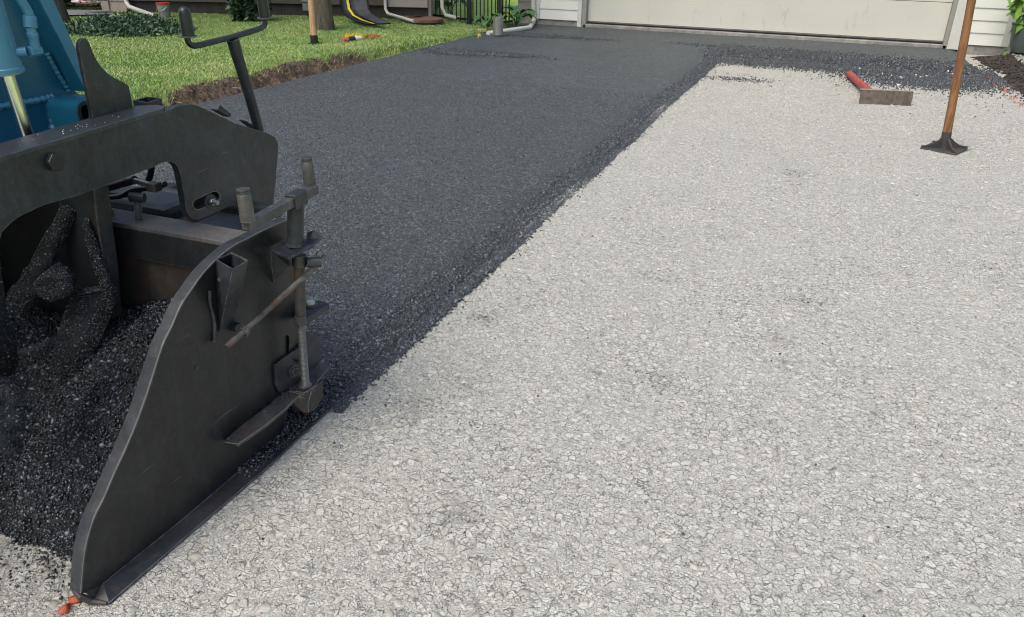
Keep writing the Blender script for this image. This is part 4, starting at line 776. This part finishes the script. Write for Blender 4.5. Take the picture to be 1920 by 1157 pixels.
# --- auger, caked in mix
ag = MB(); P1 = P(128,392,Y=1.42); P2 = P(80,500,Y=1.36); P3 = P(28,580,Y=1.3)
def lump(pts, rs, seg=26, nsub=16, amp=.012):
    P_ = []; R_ = []
    for i in range(len(pts)-1):
        for k_ in range(nsub): t_ = k_/nsub; P_.append(pts[i].lerp(pts[i+1], t_)); R_.append(rs[i]*(1-t_)+rs[i+1]*t_)
    P_.append(pts[-1]); R_.append(rs[-1]); mb = MB(); mb.tube(P_, R_, seg); vv = np.array(mb.v); vv += amp*np.stack([fbm(vv[:,1]*9+vv[:,2]*7, vv[:,0]*8, 4), fbm(vv[:,0]*9, vv[:,2]*8, 4), fbm(vv[:,1]*8, vv[:,0]*9+vv[:,2]*3, 4)], 1); mb.v = [tuple(x) for x in vv]; return mb
L_ = []
def caked(name, mb, dens=60000, sz=(.004,.010)):
    o = build(name, mb, M['cake'], pv, smooth=2); me = o.data; me.calc_loop_triangles(); 
    for t3 in me.loop_triangles:
        k_ = rng.poisson(t3.area*dens)
        if k_:
            a_, b_, c__ = [np.array(me.vertices[i].co)+np.array(ROOT[pv.name]) for i in t3.vertices]; r1 = rng.uniform(0, 1, (k_, 1)); r2 = rng.uniform(0, 1, (k_, 1)); s_ = r1+r2 > 1; r1 = np.where(s_, 1-r1, r1); r2 = np.where(s_, 1-r2, r2); L_.append(a_+(b_-a_)*r1+(c__-a_)*r2)
    return o
caked('auger_shaft', lump([P1, P2, P3], [.018, .030, .036], amp=.005)); q = P(97, 537, Y=1.28)
ax_ = V(.62, -.72, .18).normalized(); caked('auger_hub', lump([q-ax_*.10, q-ax_*.004, q, q+ax_*.001], [.040, .039, .031, .002], nsub=4, amp=.007), 90000)
bl_ = [P(a, b, Y=yy) for a, b, yy in ((132,556,1.35), (172,548,1.37), (207,542,1.40), (214,572,1.40), (203,602,1.38), (178,655,1.33), (150,706,1.28), (122,702,1.26), (94,690,1.24), (108,625,1.29))]
caked('auger_blade', MB().plate(bl_, (-.02, .035, 0)), 70000)
caked('auger_hanger', lump([P(158,410,Y=1.415), P(180,480,Y=1.415), P(200,540,Y=1.41)], [.006, .016, .014], amp=.004)); 
caked('front_post', MB().plate(lX([(-40,440),(-2,470),(4,520),(14,580),(32,640),(36,680),(14,720),(-40,740)], -1.66), (-.05,0,0)), 22000)
caked('auger_bar', lump([P(30,665,Y=1.10), P(75,650,Y=1.14), P(125,632,Y=1.18)], [.008, .010, .006], amp=.004))
caked('auger_flight', lump([P(-30,720,Y=1.0), P(10,760,Y=.97), P(20,850,Y=.92)], [.05, .04, .02], amp=.012))
pp_ = np.concatenate(L_); ss_ = rng.uniform(.0025, .007, len(pp_)); chips('caked_mix', pp_, ss_, M['mix'], parent=pv)
# --- pile in front of the screed
def pilez(X, Y):
    f0 = .95-.30*(-1.55-X)+.05*fbm(X, Y*0, 5); t_ = np.clip((Y-f0)/.56, 0, 1.2); h_ = .43*np.clip(t_, 0, 1)**.80
    return np.where(t_ <= 0, -.03, h_*(1-.10*sst(-1.55, -1.36, X))*(1-.22*sst(1.62, 1.95, -X))+.018*fbm(X, Y, 6)*np.minimum(t_*3, 1))
pg = grid('mix_pile', np.linspace(-2.6, -1.364, 90), np.linspace(.3, 1.56, 100), pilez, M['cake']); tag(pg, 'heap of fresh black asphalt mix in front of the screed', 'asphalt mix', kind='stuff')
n = 64000; X = rng.uniform(-2.25, -1.366, n); Y = rng.uniform(.4, 1.55, n); z = pilez(X, Y); k = (z > -.02); s = rng.uniform(.005, .012, n)*rng.lognormal(0, .25, n)
pc_ = np.stack([X, Y, z+s*.25*rng.uniform(-1, 1.6, n)], 1)[k]; s = s[k]
n = 900; X = rng.uniform(-2.1, -1.375, n); f0 = .95-.30*(-1.55-X); Y = f0-rng.exponential(.05, n); s2_ = rng.uniform(.004, .010, n)
pc_ = np.concatenate([pc_, np.stack([X, Y, s2_*.3+.001], 1)]); s = np.concatenate([s, s2_])
pch = chips('fresh_mix', pc_, s, M['mix'], loc=(0,0,0)); tag(pch, 'loose glossy black mix chips covering the heap', 'asphalt mix', kind='stuff')
# --- end gate
XG = -1.35
rimc = smooth_pts([(151,1112),(158,1036),(174,976),(193,937),(213,890),(237,838),(261,779),(280,724),(304,649),(321,614),(339,573),(360,541),(380,513),(404,488),(435,462),(464,447),(495,431),(540,411)], 3)
gout = rimc+[(556,425),(562,470),(572,600),(572,735),(540,764),(532,817),(497,851),(193,1095),(165,1112)]
slot = lX(capsule((538,633), (538,661), 4.8), XG)
gt = build('end_gate', MB().plate(lX(gout, XG), (-.012, 0, 0), [slot]), M['gate'], pv)
rp = lX(rimc, XG+.002); n_ = len(rp); vs_ = []
for i, p in enumerate(rp):
    t3 = (rp[min(i+1, n_-1)]-rp[max(i-1, 0)]).normalized(); inn_ = V(1,0,0).cross(t3); inn_ = inn_ if inn_.dot(V(0, 1.6, .1)-V(0, p.y, p.z)) > 0 else -inn_
    wd = .034*(1-.25*abs(i/n_-.4)); vs_ += [p-inn_*.002, p+inn_*.006, p+V(-wd,0,0)+inn_*.006, p+V(-wd,0,0)-inn_*.002]
mb = MB().add(vs_, [(i*4+k_, i*4+(k_+1) % 4, i*4+4+(k_+1) % 4, i*4+4+k_) for i in range(n_-1) for k_ in range(4)]+[(0,1,2,3), (n_*4-4, n_*4-3, n_*4-2, n_*4-1)])
build('gate_rim', mb, M['worn'], gt, bevel=.001)
rod('rim_edge', [p+V(.0005,0,0) for p in rp], .0013, M['thread'], gt, 6)
# runner along the ground
ri = [P(160,1110,X=XG+.001), P(193,1095,X=XG+.001), P(345,972,X=XG+.001), P(497,851,X=XG+.001)]; ri = [V(p.x, p.y, max(p.z, .012)) for p in ri]+[V(XG, 1.62, .008), V(XG, 1.78, .004)]
ro = [P(176,1128,Z=.004), P(205,1131,Z=.003), P(352,1004,Z=.003), P(500,878,Z=.003), P(560,822,Z=.003), P(632,757,Z=.003)]
mb = MB(); th = V(0,0,-.003); m_ = len(ri)
mb.add(ri+ro+[p+th for p in ri]+[p+th for p in ro], [f for i in range(m_-1) for f in ((i,i+1,m_+i+1,m_+i),(2*m_+i,3*m_+i,3*m_+i+1,2*m_+i+1),(m_+i,m_+i+1,3*m_+i+1,3*m_+i))]); build('runner', mb, M['runner'], gt)
rod('runner_edge', [p+V(0,0,.0015) for p in ro], .0014, M['bar'], gt, 6); rod('fold_line', [p+V(.0005,0,.001) for p in ri[1:4]], .0018, M['worn'], gt, 6)
rod('runner_nose', [P(138,1104,X=XG-.03), P(150,1118,X=XG-.01), P(172,1128,Z=.006), P(200,1131,Z=.006)], [.006,.008,.008,.004], M['rusty'], gt, 10)
# square socket on the gate
zs_ = P(405, 487, X=XG+.004).z; tq = [P(405,487,Z=zs_), P(434,474,Z=zs_), P(465,489,Z=zs_), P(436,505,Z=zs_)]; D_ = P(408, 640, X=XG-.012)-tq[3]
o = build('tool_socket', hollow(tq, [p+D_*.97 for p in tq], .10), M['black'], pv); cc = sum(tq, Vector())/4
rimq = [cc+(p-cc)*1.0 for p in tq]; rod('socket_rim', [p+V(0,0,.001) for p in rimq+[rimq[0]]], .0013, M['worn'], o, 6)
rod('weld_bead', [P(a, b, X=XG+.003) for a, b in smooth_pts([(393,545),(394,570),(401,600),(402,640)], 5)], [.004+.0012*(i % 2) for i in range(16)], M['black'], o, 8)
hl = P(414, 522, X=tq[3].x-.016); rod('pin_hole', [hl+V(0,-.004,0), hl+V(.002,-.008,0)], .0045, M['seal'], o, 12)
# upper bracket and crank
zc = P(553, 462, X=-1.29).z; br_ = [(507,468),(539,449),(575,447),(602,446),(588,459),(552,478),(540,483)]
o = build('screw_bracket', MB().plate([P(a, b, Z=zc) for a, b in br_], (0,0,-.007)), M['black'], pv, bevel=.001)
build('gusset', MB().plate([P(507,470,Z=zc-.004), P(542,484,Z=zc-.004), P(543,500,X=-1.30), P(512,530,X=XG+.001)], (0,.008,0)), M['black'], o)
build('gusset', MB().plate([P(575,447,Z=zc), P(603,447,Z=zc), P(598,440,Z=zc+.006), P(586,433,Z=zc+.014), P(575,436,Z=zc+.02)], (0,.006,0)), M['bar'], o)
S = lambda x, y: P(x, y, X=-1.29)
cp = rod('crank_tube', [S(554.5,385), S(553.5,461)], .0225, M['black'], pv, 24)
rod('tube_weld', [S(553.5,457), S(553.5,462)], .0245, M['worn'], cp, 24)
rod('collar', [S(561,478), S(561.5,499)], .0205, M['bar'], pv, 22)
rod('inner_tube', [S(561,496), S(564,598)], .0155, M['rusty'], pv, 20)
rod('locking_ring', [S(563,592), S(564,607)], .0175, M['bar'], pv, 16); 
threads('lift_screw', S(564,604), S(573,722), .0125, .0042, M['thread'], pv, .0016)
zz = S(556,372).z; La, Mid, Ra = P(461,424,Z=zz), P(556,374,Z=zz), P(591,354,Z=zz); dB = (Ra-La).normalized(); sB = V(dB.y, -dB.x, 0)
hbm = MB(); hbm.box((La+Ra)/2, ((Ra-La).length, .026, .026), (dB, sB, V(0,0,1))); hbr = build('handle_bar', hbm, M['bar'], pv, bevel=.003)
build('handle_sleeve', MB().box(P(556,373,Z=zz), (.062, .036, .040), (dB, sB, V(0,0,1))), M['black'], hbr, bevel=.003)
build('bar_end', MB().box(La-dB*.0008, (.003, .018, .018), (dB, sB, V(0,0,1))), M['rusty'], hbr)
for b_, t_, r_ in (((465,414),(455,354),.0175), ((581,346),(575,295),.0165)):
    B_ = P(*b_, Z=zz+.013); T_ = P(*t_, Y=B_.y); dd_ = T_-B_
    rod('grip', [B_, B_+dd_*.1, B_+dd_*.45, B_+dd_*.8, B_+dd_*.84], [r_*1.08, r_*1.05, r_*1.03, r_*.98, r_*.9], M['bar'], hbr, 22)
    rod('grip_cap', [B_+dd_*.84, B_+dd_*.93, B_+dd_*.935, B_+dd_*.96, B_+dd_*.965, B_+dd_], [r_*.88, r_*.88, r_*.78, r_*.78, r_*.95, r_*.93], M['worn'], hbr, 22)
# tie rod
ra, rb = P(424,651,X=-1.315), P(592,500,X=-1.25); tr_ = threads('tie_rod', ra, rb, .0085, .0035, M['rusty'], pv, .001); dr = (rb-ra).normalized()
nut('tie_nut', ra.lerp(rb, .17), dr, .0165, .013, M['bar'], tr_); q = P(440,612,X=XG); rod('boss', [q+V(-.002,0,0), q+V(.02,-.004,0)], .0135, M['black'], tr_, 14)
q = P(589,491,X=-1.25); rod('swivel_bolt', [q-dr*.0+V(-.016,-.012,.0), q+V(.016,.012,-.002)], .0145, M['bar'], pv, 18, bevel=.001); nut('swivel_head', q+V(.008,.012,.012), (.3,.5,.5), .012, .016, M['bar'], pv)
# side bracket with bolt
zr = P(573, 596, X=-1.30).z; bq = [P(a, b, Z=zr) for a, b in ((556,600),(560,570),(601,563),(617,570),(574,598))]; o = build('side_bracket', MB().plate(bq, (0,0,-.020)), M['black'], pv, bevel=.001)
q = P(583, 573, Z=zr); rod('washer', [q, q+V(0,0,.006)], .020, M['bar'], o, 20); rod('bolt_head', [q+V(0,0,.006), q+V(0,0,.015)], .0125, M['white'], o, 14, bevel=.001)
# adjuster plate, nut, ski
ap = lX([(516,684),(560,652),(575,636),(575,622),(598,636),(600,680),(575,706),(526,738),(518,722)], XG+.010)
o = build('adjuster_plate', MB().plate(ap, (-.009,0,0)), M['black'], pv, bevel=.0012); q = P(549,696,X=XG+.011); rod('washer', [q, q+V(.003,0,0)], .0185, M['bar'], o, 20); nut('nut', q+V(.003,0,0), (1,-.1,0), .0155, .011, M['bar'], o, stub=.012)
q = P(560,679,X=XG+.012); rod('pin', [q, q+V(.016,0,.008)], .006, M['bar'], o, 10)
zk = .146; sk = [(424,822),(454,796),(504,759),(523,740),(562,712),(601,679),(620,685),(607,701),(595,713),(594,721),(554,747),(531,770),(498,797),(446,833)]
o = build('ski_plate', MB().plate([P(a, b, Z=zk) for a, b in sk], (0,0,-.009)), M['bar'], pv, bevel=.0012)
rod('worn_edge', [P(a, b, Z=zk) for a, b in ((421,829),(446,833),(498,797),(531,770),(554,747),(594,721))], .0014, M['thread'], o, 6)
q = P(572,722,Z=zk); rod('screw_foot', [q, q+V(0,0,.012)], [.021,.013], M['thread'], o, 16)
pts_ = [P(*a, Z=zk+.003) for a in ((497,775),(502,770),(553,722),(545,730),(585,712),(566,735),(520,752))]; 
for a_ in pts_: pass
n = 40; g_ = np.array([list(P(x_, y_, Z=zk+.002)) for x_, y_ in zip(rng.normal(555, 16, n), rng.normal(735, 7, n))]); tag(chips('debris', g_, rng.uniform(.003,.009,n), M['dirtwood'], parent=o), kind='stuff')
n = 9; g_ = [P(x_, y_, Z=zk+.004) for x_, y_ in zip(rng.normal(566, 12, n), rng.normal(737, 6, n))]; mb = MB()
for p in g_: a_ = rng.uniform(0, 6.28); d3 = V(math.cos(a_), math.sin(a_), rng.normal()*.15)*.016; mb.tube([p-d3, p+V(0,0,.001), p+d3*.8+V(0,0,-.001)], .0005, 4)
mb.tube([P(582,715,Z=zk), P(583,735,X=-1.285), P(577,760,X=-1.28), P(579,775,X=-1.28)], .0006, 4)
build('straw_wisps', mb, M['boardtop'], o)
shoe = lX([(552,748),(605,714),(606,745),(591,770),(572,775),(553,760)], -1.315); build('rear_shoe', MB().plate(shoe, (-.03,0,0)), M['rusty'], pv, bevel=.002)
for (a, b) in ((368,690),(500,775)):
    q = P(a, b, X=XG); rod('small_bolt', [q, q+V(.004,0,0)], .004, M['bar'], gt, 8)
q = P(498, 773, Z=zk); nut('ski_bolt', q, (0,0,1), .010, .007, M['bar'], o)
# orange marked stones at the nose of the side plate
for (px, py, s_, lab) in ((140,1128,.030,'orange painted stone touching the nose of the side plate'), (122,1146,.034,'larger orange painted stone left of the plate nose')):
    q = P(px, py, Z=0); o = chips('orange_stone', np.array([q+V(0,0,.004)]), np.array([s_*1.15]), M['orange'], flat=.6, tilt=.3); tag(o, lab, 'stone')
